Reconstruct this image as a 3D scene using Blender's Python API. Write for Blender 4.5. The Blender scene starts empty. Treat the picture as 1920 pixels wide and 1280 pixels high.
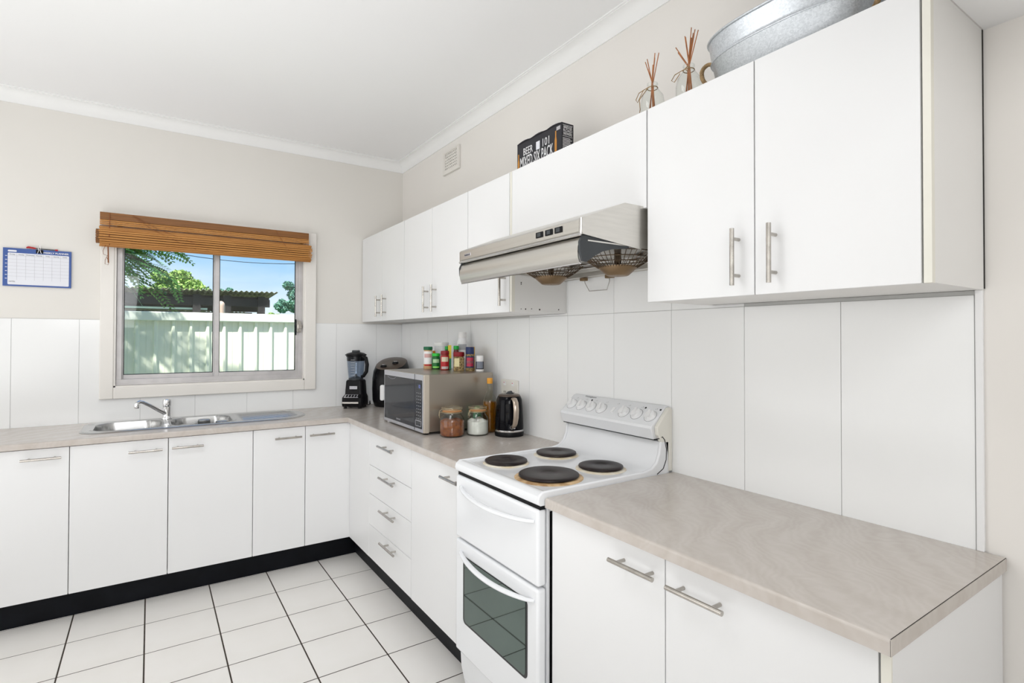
import bpy, bmesh, math, random
from mathutils import Vector, Matrix
random.seed(7)
PI = math.pi
S = bpy.context.scene
COL = S.collection

# ------------------------------------------------------------------ camera
cam = bpy.data.cameras.new('camera'); co = bpy.data.objects.new('camera', cam); COL.objects.link(co)
cam.sensor_width = 36; cam.lens = 36 * 1010.18 / 1920; cam.shift_y = -18.75 / 1920; cam.clip_start = .02
yaw, pit, rol = math.radians(33.853), math.radians(.670), math.radians(.124)
F_ = Vector((math.sin(yaw)*math.cos(pit), math.cos(yaw)*math.cos(pit), math.sin(pit)))
R_ = Vector((math.cos(yaw), -math.sin(yaw), 0)); U_ = R_.cross(F_)
R2 = math.cos(rol)*R_ + math.sin(rol)*U_; U2 = -math.sin(rol)*R_ + math.cos(rol)*U_
M = Matrix((R2, U2, -F_)).transposed().to_4x4(); M.translation = Vector((-1.620, -3.9519, 1.3844))
co.matrix_world = M
S.camera = co

# ------------------------------------------------------------------ world, sun, lights, exposure
W = bpy.data.worlds.new('sky'); S.world = W; W.use_nodes = True
nt = W.node_tree; nt.nodes.clear()
wo = nt.nodes.new('ShaderNodeOutputWorld'); bg = nt.nodes.new('ShaderNodeBackground')
tc = nt.nodes.new('ShaderNodeTexCoord'); sx = nt.nodes.new('ShaderNodeSeparateXYZ')
cr = nt.nodes.new('ShaderNodeValToRGB'); nz = nt.nodes.new('ShaderNodeTexNoise'); mp = nt.nodes.new('ShaderNodeMapping')
cl = nt.nodes.new('ShaderNodeValToRGB'); mx = nt.nodes.new('ShaderNodeMixRGB')
el = cr.color_ramp.elements
el[0].position = 0.0; el[0].color = (.94, .98, 1, 1); el[1].position = 1; el[1].color = (.10, .30, .72, 1)
e = el.new(.05); e.color = (.78, .92, 1, 1)
e = el.new(.13); e.color = (.30, .62, .96, 1)
e = el.new(.35); e.color = (.18, .46, .88, 1)
mp.inputs['Scale'].default_value = (2.2, 2.2, 9); nz.inputs['Scale'].default_value = 1.6; nz.inputs['Detail'].default_value = 5
cl.color_ramp.elements[0].position = .45; cl.color_ramp.elements[1].position = .8
cl.color_ramp.elements[0].color = (0, 0, 0, 1); cl.color_ramp.elements[1].color = (.55, .55, .55, 1)
mx.inputs[2].default_value = (.93, .97, 1, 1)
L = nt.links.new
L(tc.outputs['Generated'], sx.inputs[0]); L(sx.outputs['Z'], cr.inputs[0])
L(tc.outputs['Generated'], mp.inputs[0]); L(mp.outputs[0], nz.inputs['Vector']); L(nz.outputs['Fac'], cl.inputs[0])
L(cl.outputs[0], mx.inputs[0]); L(cr.outputs[0], mx.inputs[1]); L(mx.outputs[0], bg.inputs[0]); L(bg.outputs[0], wo.inputs[0])
bg.inputs[1].default_value = 1.12

sun = bpy.data.lights.new('sun', 'SUN'); sun.energy = 12.0; sun.angle = math.radians(.9); sun.color = (1, .97, .90)
so = bpy.data.objects.new('sun', sun); COL.objects.link(so)
so.rotation_euler = Vector((-.42, -.40, .95)).to_track_quat('Z', 'Y').to_euler()

def area(name, loc, target, sx_, sy_, power, color=(1, 1, 1), spread=180):
    l = bpy.data.lights.new(name, 'AREA'); l.shape = 'RECTANGLE'; l.size = sx_; l.size_y = sy_; l.energy = power; l.color = color
    l.spread = math.radians(spread)
    o = bpy.data.objects.new(name, l); COL.objects.link(o); o.location = loc
    o.rotation_euler = (Vector(loc) - Vector(target)).to_track_quat('Z', 'Y').to_euler()
    return o
CW = (.972, .984, 1)
area('rear_window_light', (-3.15, -6.1, 1.55), (-1.2, 0, 1.2), 1.8, 1.9, 17, CW)
area('rear_fill_light', (-1.3, -5.2, 2.5), (-1.3, -4.6, 0), 1.4, 1.4, 20, CW)  # added overhead fill behind the camera, not a fitted lamp
area('side_window_light', (-3.95, -1.45, 1.45), (0, -1.1, 1.2), 2.4, 1.8, 22, CW)
area('far_side_fill_light', (-3.95, -4.4, 1.45), (0, -3.4, 1.3), 2.0, 1.8, 11, CW)  # second side fill, added; no window known here
area('ceiling_bounce_light', (-2.4, -3.0, .35), (-1.9, -2.4, 2.73), 1.8, 1.8, 18, CW, 130)  # unseen upward light added to brighten the ceiling
area('corner_bounce_light', (-2.75, -1.5, .3), (-2.2, -1.1, 2.73), 1.4, 1.4, 3.5, CW, 120)  # another added upward light, for the ceiling towards the window wall
area('corner_fill_light', (-2.2, -4.9, 1.95), (-.75, -.7, .75), .9, .9, 3.2, CW, 52)  # narrow fill added to lift the dark inner corner
area('overhead_fill_light', (-1.5, -2.45, 2.68), (-1.3, -1.9, 0), .7, .7, 9.5, CW)  # fill added just out of view; no ceiling lamp known

vs = S.view_settings
vs.view_transform = 'Standard'; vs.look = 'None'; vs.gamma = 1; vs.use_curve_mapping = False; vs.exposure = -0.04

# ------------------------------------------------------------------ materials
def nodes(name):
    m = bpy.data.materials.new(name); m.use_nodes = True
    t = m.node_tree; b = t.nodes['Principled BSDF']
    return m, t, b
def mat(name, col, rough=.5, metal=0, var=.03, scale=6, bump=0, bscale=60, stretch=(1, 1, 1), trans=0, ior=1.45, coat=0, spec=.5, emit=None, col2=None, detail=3, c0=.35, c1=.65):
    m, t, b = nodes(name); N = t.nodes.new; K = t.links.new
    tcn = N('ShaderNodeTexCoord'); mpn = N('ShaderNodeMapping'); mpn.inputs['Scale'].default_value = stretch
    K(tcn.outputs['Object'], mpn.inputs[0])
    n = N('ShaderNodeTexNoise'); n.inputs['Scale'].default_value = scale; n.inputs['Detail'].default_value = detail; K(mpn.outputs[0], n.inputs['Vector'])
    r = N('ShaderNodeValToRGB'); r.color_ramp.elements[0].position = c0; r.color_ramp.elements[1].position = c1
    c2 = col2 if col2 else tuple(max(0, c*(1-var*2)) for c in col)
    r.color_ramp.elements[0].color = (*c2, 1); r.color_ramp.elements[1].color = (*col, 1)
    K(n.outputs['Fac'], r.inputs[0]); K(r.outputs[0], b.inputs['Base Color'])
    b.inputs['Roughness'].default_value = rough; b.inputs['Metallic'].default_value = metal
    b.inputs['IOR'].default_value = ior; b.inputs['Coat Weight'].default_value = coat; b.inputs['Specular IOR Level'].default_value = spec
    b.inputs['Coat Roughness'].default_value = .06
    b.inputs['Transmission Weight'].default_value = trans
    if emit: b.inputs['Emission Color'].default_value = (*emit[0], 1); b.inputs['Emission Strength'].default_value = emit[1]
    if bump:
        n2 = N('ShaderNodeTexNoise'); n2.inputs['Scale'].default_value = bscale; n2.inputs['Detail'].default_value = 2; K(mpn.outputs[0], n2.inputs['Vector'])
        bu = N('ShaderNodeBump'); bu.inputs['Strength'].default_value = bump; bu.inputs['Distance'].default_value = .002
        K(n2.outputs['Fac'], bu.inputs['Height']); K(bu.outputs[0], b.inputs['Normal'])
    return m
def glassy(name, col=(1, 1, 1), alpha=.9, rough=.02):
    # thin clear sheet: mostly see-through, with a Fresnel shine
    m, t, b = nodes(name); t.nodes.remove(b); N = t.nodes.new; K = t.links.new
    out = [x for x in t.nodes if x.type == 'OUTPUT_MATERIAL'][0]
    tr = N('ShaderNodeBsdfTransparent'); gl = N('ShaderNodeBsdfGlossy'); fr = N('ShaderNodeLayerWeight'); mi = N('ShaderNodeMixShader')
    tr.inputs[0].default_value = (*col, 1); gl.inputs['Roughness'].default_value = rough; fr.inputs['Blend'].default_value = .5
    pw = N('ShaderNodeMath'); pw.operation = 'POWER'; pw.inputs[1].default_value = 4; K(fr.outputs['Facing'], pw.inputs[0])
    ma = N('ShaderNodeMath'); ma.operation = 'MULTIPLY_ADD'; ma.inputs[1].default_value = .8; ma.inputs[2].default_value = .035; K(pw.outputs[0], ma.inputs[0])
    K(ma.outputs[0], mi.inputs[0]); K(tr.outputs[0], mi.inputs[1]); K(gl.outputs[0], mi.inputs[2]); K(mi.outputs[0], out.inputs[0])
    return m
M_ = {}
M_['cab'] = mat('white_laminate', (.81, .81, .81), .38, var=.006, scale=2, spec=.4)
M_['cabedge'] = mat('cream_edge_strip', (.80, .78, .70), .5, var=.02)
M_['carc'] = mat('white_carcass_board', (.80, .79, .77), .5, var=.01, scale=3)
M_['wall'] = mat('cream_wall_paint', (.80, .775, .73), .72, var=.012, scale=1.5, bump=.06, bscale=40)
M_['wallr'] = mat('wall_paint_lit_right', (.84, .81, .77), .72, var=.012, scale=1.5, bump=.06, bscale=40)  # same cream paint; this wall's light level is put into the tone
M_['ceil'] = mat('white_ceiling_paint', (.91, .91, .91), .8, var=.006, scale=1.2)
M_['cornice'] = mat('white_cornice_plaster', (.90, .90, .89), .6, var=.005)
M_['wtile'] = mat('white_glazed_wall_tile', (.90, .905, .90), .12, var=.006, scale=2, spec=.45)
M_['grout'] = mat('pale_wall_grout', (.62, .62, .60), .8, var=.04)
M_['ftile'] = mat('off_white_floor_tile', (.84, .82, .79), .32, var=.02, scale=3, col2=(.80, .775, .735), bump=.05, bscale=25)
M_['fgrout'] = mat('dark_brown_floor_grout', (.06, .045, .035), .9, var=.2, scale=30)
M_['kick'] = mat('black_kickboard', (.006, .007, .010), .42, var=.2, scale=8, bump=.1, bscale=30, spec=.15)
M_['trim'] = mat('cream_gloss_trim_paint', (.84, .81, .765), .35, var=.01)
M_['alu'] = mat('aged_window_aluminium', (.60, .58, .58), .45, .55, var=.06, scale=12)
M_['steel'] = mat('brushed_stainless', (.62, .60, .57), .27, 1, var=.08, scale=8, stretch=(20, 1, 20))
M_['hood'] = mat('brushed_hood_steel', (.68, .66, .62), .32, 1, var=.03, scale=3, stretch=(3, .8, 40), bump=.02, bscale=8)
M_['hoodlip'] = mat('polished_hood_steel', (.72, .71, .70), .14, 1, var=.05)
M_['chrome'] = mat('chrome', (.80, .80, .81), .07, 1, var=.02)
M_['sink'] = mat('sink_stainless', (.50, .50, .495), .24, .85, var=.06, scale=5, stretch=(2, 12, 2), bump=.03)
M_['nickel'] = mat('brushed_nickel_handle', (.56, .53, .49), .22, 1, var=.12, scale=30)
M_['enamel'] = mat('white_enamel', (.81, .82, .835), .14, var=.006, spec=.5)
M_['cream_metal'] = mat('cream_painted_metal', (.80, .78, .71), .35, var=.02)
M_['black'] = mat('black_plastic', (.008, .008, .009), .36, var=.1, scale=20, spec=.18)
M_['blackgl'] = mat('glossy_black_enamel', (.002, .002, .004), .10, var=.1, spec=.16)
M_['plate'] = mat('worn_cast_hotplate', (.020, .012, .011), .36, var=.25, spec=.25, scale=14, col2=(.010, .006, .006), bump=.12, bscale=60)
M_['burnt'] = mat('burnt_enamel_ring', (.72, .52, .30), .5, scale=26, col2=(.33, .19, .08), detail=6)
M_['stain'] = mat('lightly_stained_ring', (.82, .78, .68), .4, scale=22, col2=(.66, .55, .38), detail=6)
M_['ovenglass'] = mat('green_grey_oven_glass', (.15, .195, .18), .035, 1, var=.05)
M_['ovenblack'] = mat('oven_window_border', (.008, .008, .01), .15)
M_['white'] = mat('white_plastic', (.86, .86, .86), .35, var=.01)
M_['beige_plastic'] = mat('offwhite_switch_plastic', (.82, .80, .74), .4)
M_['grey'] = mat('dark_grey_plastic', (.045, .05, .055), .5, var=.08)
M_['midgrey'] = mat('mid_grey_print', (.28, .28, .29), .6)
M_['bronze'] = mat('bronze_wire', (.11, .075, .045), .40, .6, var=.2, scale=20)
M_['bronze2'] = mat('bronze_cone', (.26, .17, .09), .42, .5, var=.15, scale=10)
M_['mwside'] = mat('champagne_microwave_steel', (.36, .32, .27), .30, .75, var=.04, scale=2, stretch=(1, 1, 1))
M_['mwtrim'] = mat('champagne_microwave_trim', (.50, .45, .38), .35, .6, var=.03)
M_['mwframe'] = mat('silver_microwave_frame', (.62, .62, .66), .28, .7, var=.03)
M_['mwglass'] = mat('smoked_microwave_glass', (.030, .032, .038), .06, var=.08, spec=.28)
M_['lcd'] = mat('lit_blue_display', (.02, .02, .05), .3, emit=((.25, .32, .9), .9))
M_['bamboo'] = mat('orange_bamboo', (.58, .27, .07), .5, var=.2, scale=10, stretch=(.6, 30, 30), col2=(.40, .165, .035), detail=5)
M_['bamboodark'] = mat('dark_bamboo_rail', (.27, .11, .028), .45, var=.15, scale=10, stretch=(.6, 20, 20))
M_['cordbrown'] = mat('brown_blind_cord', (.26, .09, .03), .8)
M_['navy'] = mat('blue_planner_border', (.055, .115, .36), .45, var=.04)
M_['paper'] = mat('white_planner_page', (.80, .81, .86), .5, var=.005)
M_['line'] = mat('grey_printed_line', (.50, .50, .53), .6)
M_['ink'] = mat('dark_print', (.05, .05, .06), .6)
M_['whiteink'] = mat('white_print', (.85, .85, .86), .6)
M_['red'] = mat('red_plastic', (.50, .01, .015), .3)
M_['glass'] = glassy('clear_window_glass', (.985, .995, 1))
M_['jarglass'] = glassy('clear_jar_glass', (.95, .965, .955))
M_['bottleglass'] = glassy('bottle_glass', (.84, .86, .82))
M_['blendglass'] = glassy('blue_grey_jug_plastic', (.80, .84, .89))
M_['cocoa'] = mat('orange_brown_powder', (.34, .10, .02), .9, scale=60, col2=(.20, .05, .014), bump=.6, bscale=180)
M_['flour'] = mat('white_powder', (.86, .84, .80), .9, var=.03, scale=30, bump=.5, bscale=90)
M_['seal'] = mat('orange_rubber_seal', (.62, .30, .12), .5)
M_['brass'] = mat('pale_brass_wire', (.62, .52, .34), .3, .8)
M_['oil'] = mat('amber_oil', (.50, .19, .008), .08, trans=.6, ior=1.3, var=.05, spec=.6)
M_['orangecap'] = mat('orange_cap', (.72, .32, .03), .4)
M_['greenlabel'] = mat('green_label', (.01, .28, .07), .5, var=.2)
M_['fryer'] = mat('fryer_black_body', (.008, .008, .009), .26, var=.1, spec=.2)
M_['fryertop'] = mat('fryer_brown_grey_top', (.125, .095, .075), .30, .4, var=.06)
M_['rope'] = mat('jute_rope', (.42, .28, .14), .9, scale=60, var=.2, bump=.5, bscale=120)
M_['reed'] = mat('orange_reed', (.52, .20, .07), .6, scale=30, var=.2)
M_['box'] = mat('black_carton', (.018, .017, .024), .45, var=.1)
M_['cardboard'] = mat('cardboard_inner', (.42, .34, .24), .8)
M_['amber'] = mat('printed_amber_bottle', (.58, .25, .04), .5)
M_['amber2'] = mat('printed_red_bottle', (.35, .05, .03), .5)
M_['vent'] = mat('cream_plaster_vent', (.80, .77, .72), .7, var=.01)
M_['dark'] = mat('dark_void', (.02, .018, .015), .9)
M_['fence'] = mat('pale_green_fence_steel', (.80, .83, .68), .5, var=.02, scale=3)
M_['fencecap'] = mat('pale_cream_fence_rail', (.78, .82, .70), .5)
M_['roof'] = mat('weathered_corrugated_roof', (.34, .31, .25), .7, scale=6, col2=(.16, .15, .12), var=.2)
M_['timber'] = mat('dark_shed_timber', (.035, .03, .03), .8, var=.2)
M_['bark'] = mat('bark', (.16, .11, .07), .9, var=.2, scale=14)
M_['grass'] = mat('lawn', (.14, .22, .06), .95, var=.2, scale=4)
M_['skinpost'] = mat('beige_painted_post', (.60, .42, .33), .6)
M_['conc'] = mat('grey_concrete', (.42, .41, .39), .9, var=.08)
M_['galv'] = None

def leafmat(name, a, b2):
    m, t, b = nodes(name); N = t.nodes.new; K = t.links.new
    g = N('ShaderNodeNewGeometry'); r = N('ShaderNodeValToRGB')
    r.color_ramp.elements[0].color = (*a, 1); r.color_ramp.elements[1].color = (*b2, 1)
    K(g.outputs['Random Per Island'], r.inputs[0]); K(r.outputs[0], b.inputs['Base Color'])
    b.inputs['Roughness'].default_value = .55; b.inputs['Subsurface Weight'].default_value = 0
    return m
M_['leafdark'] = leafmat('dark_green_leaflets', (.05, .19, .04), (.18, .40, .09))
M_['leaflime'] = leafmat('lime_green_leaves', (.13, .26, .05), (.42, .58, .15))
M_['leafteal'] = leafmat('blue_green_leaves', (.08, .24, .19), (.22, .42, .30))

def counter_mat():
    m, t, b = nodes('grey_beige_swirled_laminate'); N = t.nodes.new; K = t.links.new
    tcn = N('ShaderNodeTexCoord'); mpn = N('ShaderNodeMapping'); mpn.inputs['Rotation'].default_value = (0, 0, .75)
    K(tcn.outputs['Object'], mpn.inputs[0])
    def wave(sc, dist, det, dsc):
        w = N('ShaderNodeTexWave'); w.wave_type = 'BANDS'; w.bands_direction = 'X'; w.inputs['Scale'].default_value = sc
        w.inputs['Distortion'].default_value = dist; w.inputs['Detail'].default_value = det; w.inputs['Detail Scale'].default_value = dsc
        K(mpn.outputs[0], w.inputs['Vector']); return w
    w1 = wave(3.2, 20, 4, .55); w2 = wave(11, 40, 5, .45)
    n2 = N('ShaderNodeTexNoise'); n2.inputs['Scale'].default_value = 55; n2.inputs['Detail'].default_value = 6; K(mpn.outputs[0], n2.inputs['Vector'])
    a1 = N('ShaderNodeMath'); a1.operation = 'MULTIPLY_ADD'; a1.inputs[1].default_value = .38; K(w1.outputs['Fac'], a1.inputs[0])
    a2 = N('ShaderNodeMath'); a2.operation = 'MULTIPLY_ADD'; a2.inputs[1].default_value = .26; K(w2.outputs['Fac'], a2.inputs[0]); K(a2.outputs[0], a1.inputs[2])
    a3 = N('ShaderNodeMath'); a3.operation = 'MULTIPLY'; a3.inputs[1].default_value = .36; K(n2.outputs['Fac'], a3.inputs[0]); K(a3.outputs[0], a2.inputs[2])
    r = N('ShaderNodeValToRGB'); r.color_ramp.elements[0].position = .1; r.color_ramp.elements[1].position = .9
    r.color_ramp.elements[0].color = (.495, .445, .40, 1); r.color_ramp.elements[1].color = (.56, .515, .475, 1)
    K(a1.outputs[0], r.inputs[0]); K(r.outputs[0], b.inputs['Base Color'])
    b.inputs['Roughness'].default_value = .22; b.inputs['Specular IOR Level'].default_value = .45
    return m
M_['counter'] = counter_mat()
def galv_mat():
    m, t, b = nodes('galvanised_spangle'); N = t.nodes.new; K = t.links.new
    tcn = N('ShaderNodeTexCoord'); v = N('ShaderNodeTexVoronoi'); v.inputs['Scale'].default_value = 260; K(tcn.outputs['Object'], v.inputs['Vector'])
    r = N('ShaderNodeValToRGB'); r.color_ramp.elements[0].color = (.50, .53, .56, 1); r.color_ramp.elements[1].color = (.68, .71, .74, 1)
    K(v.outputs['Color'], r.inputs[0]); K(r.outputs[0], b.inputs['Base Color'])
    b.inputs['Metallic'].default_value = .75; b.inputs['Roughness'].default_value = .38
    return m
M_['galv'] = galv_mat()

# ------------------------------------------------------------------ mesh helpers
class MB:
    def __init__(s): s.v = []; s.f = []; s.m = []; s.cur = 0
    def add(s, v, f):
        k = len(s.v); s.v += [tuple(p) for p in v]; s.f += [tuple(i + k for i in q) for q in f]; s.m += [s.cur] * len(f); return s
    def box(s, x0, x1, y0, y1, z0, z1):
        x0, x1 = sorted((x0, x1)); y0, y1 = sorted((y0, y1)); z0, z1 = sorted((z0, z1))
        v = [(x0, y0, z0), (x1, y0, z0), (x1, y1, z0), (x0, y1, z0), (x0, y0, z1), (x1, y0, z1), (x1, y1, z1), (x0, y1, z1)]
        return s.add(v, [(0, 3, 2, 1), (4, 5, 6, 7), (0, 1, 5, 4), (1, 2, 6, 5), (2, 3, 7, 6), (3, 0, 4, 7)])
    def prism(s, poly, axis, a, b):
        # poly: 2D points; extruded along axis (0 x, 1 y, 2 z)
        def P(p, c): return {0: (c, p[0], p[1]), 1: (p[0], c, p[1]), 2: (p[0], p[1], c)}[axis]
        n = len(poly); v = [P(p, a) for p in poly] + [P(p, b) for p in poly]
        f = [tuple(range(n))[::-1], tuple(range(n, 2*n))] + [(i, (i+1) % n, n+(i+1) % n, n+i) for i in range(n)]
        return s.add(v, f)
    def lathe(s, prof, c=(0, 0, 0), n=28, ax=2, sx=1, sy=1, cap=True):
        v = []; f = []
        for r, h in prof:
            for i in range(n):
                a = 2*PI*i/n; x, y = r*math.cos(a)*sx, r*math.sin(a)*sy
                p = {2: (x, y, h), 0: (h, x, y), 1: (x, h, y)}[ax]
                v.append((p[0]+c[0], p[1]+c[1], p[2]+c[2]))
        for k in range(len(prof)-1):
            for i in range(n):
                f.append((k*n+i, k*n+(i+1) % n, (k+1)*n+(i+1) % n, (k+1)*n+i))
        if cap: f.append(tuple(range(n))[::-1]); f.append(tuple(range((len(prof)-1)*n, len(prof)*n)))
        return s.add(v, f)
    def tube(s, pts, r, n=8, closed=False, flat=1.0):
        pts = [Vector(p) for p in pts]; v = []; f = []; N = len(pts); rr = r if isinstance(r, (list, tuple)) else [r]*N
        up = None
        for i, p in enumerate(pts):
            if closed: d = pts[(i+1) % N] - pts[i-1]
            else: d = pts[min(i+1, N-1)] - pts[max(i-1, 0)]
            d.normalize()
            if up is None:
                up = Vector((0, 0, 1)) if abs(d.z) < .9 else Vector((1, 0, 0))
            a = d.cross(up)
            if a.length < 1e-6: a = d.cross(Vector((0, 1, 0)))
            a.normalize(); b = a.cross(d).normalized(); up = b
            for k in range(n):
                t = 2*PI*k/n; v.append(p + a*math.cos(t)*rr[i] + b*math.sin(t)*rr[i]*flat)
        for i in range(N if closed else N-1):
            j = (i+1) % N
            for k in range(n): f.append((i*n+k, i*n+(k+1) % n, j*n+(k+1) % n, j*n+k))
        if not closed: f.append(tuple(range(n))[::-1]); f.append(tuple(range((N-1)*n, N*n)))
        return s.add(v, f)
    def disc(s, c, r, n=24, z=0):
        return s.add([(c[0]+r*math.cos(2*PI*i/n), c[1]+r*math.sin(2*PI*i/n), c[2]) for i in range(n)], [tuple(range(n))])
    def xf(s, M4):
        s.v = [tuple(M4 @ Vector(p)) for p in s.v]; return s

def root_of(o):
    v = Vector((0, 0, 0))
    while o is not None: v += o.location; o = o.parent
    return v
def obj(name, mb, m, parent=None, world=False, bev=0, seg=2, smooth=None, loc=None):
    if isinstance(mb, bpy.types.Mesh): me = mb
    else:
        me = bpy.data.meshes.new(name)
        v = mb.v
        off = None
        if world and parent is not None: off = root_of(parent)
        if world and parent is None and loc is not None: off = Vector(loc)
        if off is not None: v = [(p[0]-off[0], p[1]-off[1], p[2]-off[2]) for p in v]
        me.from_pydata(v, [], mb.f)
        bm = bmesh.new(); bm.from_mesh(me); bmesh.ops.recalc_face_normals(bm, faces=bm.faces); bm.to_mesh(me); bm.free()
        ms = m if isinstance(m, (list, tuple)) else [m]
        for q in ms: me.materials.append(q)
        if len(ms) > 1:
            me.polygons.foreach_set('material_index', mb.m)
        if smooth is not None:
            me.polygons.foreach_set('use_smooth', [True]*len(me.polygons)); me.set_sharp_from_angle(angle=math.radians(smooth))
        me.update()
    o = bpy.data.objects.new(name, me); COL.objects.link(o)
    if parent is not None: o.parent = parent
    elif loc is not None: o.location = loc
    if bev:
        b = o.modifiers.new('bevel', 'BEVEL'); b.width = bev; b.segments = seg; b.limit_method = 'ANGLE'; b.angle_limit = math.radians(40); b.harden_normals = False
    return o
def thing(name, label, cat, loc=(0, 0, 0), rz=0, group=None):
    o = bpy.data.objects.new(name, None); COL.objects.link(o); o.location = loc; o.rotation_euler = (0, 0, rz); o.empty_display_size = .05
    o['label'] = label; o['category'] = cat
    if group: o['group'] = group
    return o
def tag(o, label, cat, group=None):
    o['label'] = label; o['category'] = cat
    if group: o['group'] = group
    return o
def struct(name, mb, m, parent=None, **k):
    o = obj(name, mb, m, parent, **k)
    if parent is None: o['kind'] = 'structure'
    return o
def text_mb(txt, size, origin, right, up, depth=.0006, align='LEFT', xs=1.0, bold=0.0):
    cu = bpy.data.curves.new('t', 'FONT'); cu.body = txt; cu.size = size; cu.align_x = align; cu.extrude = depth/2; cu.resolution_u = 2; cu.offset = bold
    o = bpy.data.objects.new('t', cu); COL.objects.link(o)
    dg = bpy.context.evaluated_depsgraph_get(); me = o.evaluated_get(dg).to_mesh()
    R, U = Vector(right).normalized(), Vector(up).normalized(); N = R.cross(U); O = Vector(origin)
    mb = MB(); mb.add([O + R*p.co.x*xs + U*p.co.y + N*(p.co.z+depth/2) for p in me.vertices], [tuple(p.vertices) for p in me.polygons])
    o.evaluated_get(dg).to_mesh_clear(); bpy.data.objects.remove(o); bpy.data.curves.remove(cu)
    return mb

# ================================================================== SETTING
ZC = .887          # worktop height
CEIL = 2.735
XL, YF = -4.1, -6.3
# floor: grout bed with individual tiles
mb = MB(); mb.box(XL, .2, YF, .2, -.12, -.0012)
floor = struct('floor', mb, M_['fgrout'])
TS = .2951; G = .0030
mb = MB(); mb.box(G, TS-G, -TS+G, -G, -.009, 0)
tile0 = None
for i in range(-1, 11):
    for j in range(-2, 16):
        x = -.7467 - (i+1)*TS + TS; y = -.7953 - j*TS
        if i >= 10: continue
        if tile0 is None:
            tile0 = obj('tile', mb, M_['ftile'], floor, bev=.0006, seg=1)
            o = tile0
        else:
            o = obj('tile', tile0.data, None, floor, bev=.0006, seg=1)
        o.location = (x - TS, y, 0)
# walls
mb = MB()
hx0, hx1, hz0, hz1 = -1.79, -.73, 1.09, 2.06
mb.box(XL, hx0, .006, .13, 0, CEIL); mb.box(hx1, .13, .006, .13, 0, CEIL); mb.box(hx0, hx1, .006, .13, 0, hz0); mb.box(hx0, hx1, .006, .13, hz1, CEIL)
wall_back = struct('wall_back', mb, M_['wall'])
mb = MB(); mb.box(.006, .13, YF, .006, 0, CEIL)
wall_right = struct('wall_right', mb, M_['wallr'])
mb = MB(); mb.box(XL-.12, XL, YF, .13, 0, CEIL)
struct('wall_left', mb, M_['wall'])
mb = MB(); mb.box(XL-.12, .13, YF-.12, YF, 0, CEIL)
struct('wall_front', mb, M_['wall'])
mb = MB(); mb.box(XL-.12, .13, YF-.12, .13, CEIL, CEIL+.14)
struct('ceiling', mb, M_['ceil'])
mb = MB(); mb.box(XL, .006, -3.83, -3.5228, 2.1125, CEIL)
struct('trim_1', mb, M_['ceil'])     # dropped beam above the end of the wall cupboards

# cornice: coved plaster with a bead
def cornice(name, axis):
    d, h = .062, .072
    pr = [(0, CEIL-h), (.006, CEIL-h)]
    for k in range(7):
        t = k/6*PI/2
        pr.append((.006+(d-.016)*(1-math.cos(t)), CEIL-h+.004+(h-.014)*math.sin(t)))
    pr += [(d-.008, CEIL-.010), (d-.008, CEIL-.007), (d, CEIL-.006), (d, CEIL), (0, CEIL)]
    mb = MB()
    if axis == 'back': mb.prism([(.006-p[0], p[1]) for p in pr], 0, XL, .006)
    else: mb.prism([(.006-p[0], p[1]) for p in pr], 1, -3.527, .006)
    return struct(name, mb, M_['cornice'], smooth=40)
cornice('trim_2', 'back'); cornice('trim_3', 'right')

# wall tiles, one object each
g = .0009
mb = MB(); mb.box(-3.2, 0.0058, .0035, .0058, ZC-.03, 1.484)
# pale grout bed only around the tiles (cut round the window trim)
mb = MB(); mb.box(-3.12, -1.80, .003, .006, .86, 1.486); mb.box(-.70, .005, .003, .006, .86, 1.486); mb.box(-1.80, -.70, .003, .006, .86, 1.05)
obj('grout_bed', mb, M_['grout'], wall_back)
jb = [0, -.202, -.501, -.797, -1.086, -1.383, -1.669, -1.960, -2.250, -2.545, -2.84, -3.12]
tx0, tx1, tzb = -1.866, -.648, 1.018
for a, b in zip(jb[1:], jb[:-1]):
    mb = MB(); z0, z1 = ZC-.025, 1.485
    segs = []
    if b <= tx0 or a >= tx1: segs = [(a, b, z0, z1)]
    elif a >= tx0 and b <= tx1: segs = [(a, b, z0, tzb)]
    elif a < tx0: segs = [(a, tx0, z0, z1), (tx0, b, z0, tzb)]
    else: segs = [(a, tx1, z0, tzb), (tx1, b, z0, z1)]
    for (p, q, r0, r1) in segs:
        mb.box(p+(g if p == a else 0), q-(g if q == b else 0), 0, .0052, r0, r1-(g if r1 > 1.4 else 0))
    obj('tile', mb, M_['wtile'], wall_back)
mb = MB(); mb.box(.003, .006, -3.505, 0, .84, 1.81)
obj('grout_bed', mb, M_['grout'], wall_right)
jr = [0, -.168, -.472, -.778, -1.085, -1.39, -1.698, -2.005, -2.307, -2.609, -2.907, -3.205, -3.503]
for a, b in zip(jr[1:], jr[:-1]):
    mb = MB(); mb.box(0, .0052, a+g, b-g, .85, 1.4875)
    obj('tile', mb, M_['wtile'], wall_right)
    if -2.95 < a < -1.9:
        mb = MB(); mb.box(0, .0052, a+g, b-g, 1.4895, 1.81)
        obj('tile', mb, M_['wtile'], wall_right)
mb = MB(); mb.box(-.004, .006, -3.519, -3.504, ZC, 1.50)
obj('edge_strip', mb, M_['white'], wall_right, bev=.002)

# kickboards
mb = MB(); mb.box(-2.35, -.5115, -.494, -.476, 0, .137)
struct('baseboard_back', mb, M_['kick'])
mb = MB(); mb.box(-.5115, -.494, -2.066, -.476, 0, .137)
struct('baseboard_right', mb, M_['kick'])

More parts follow.
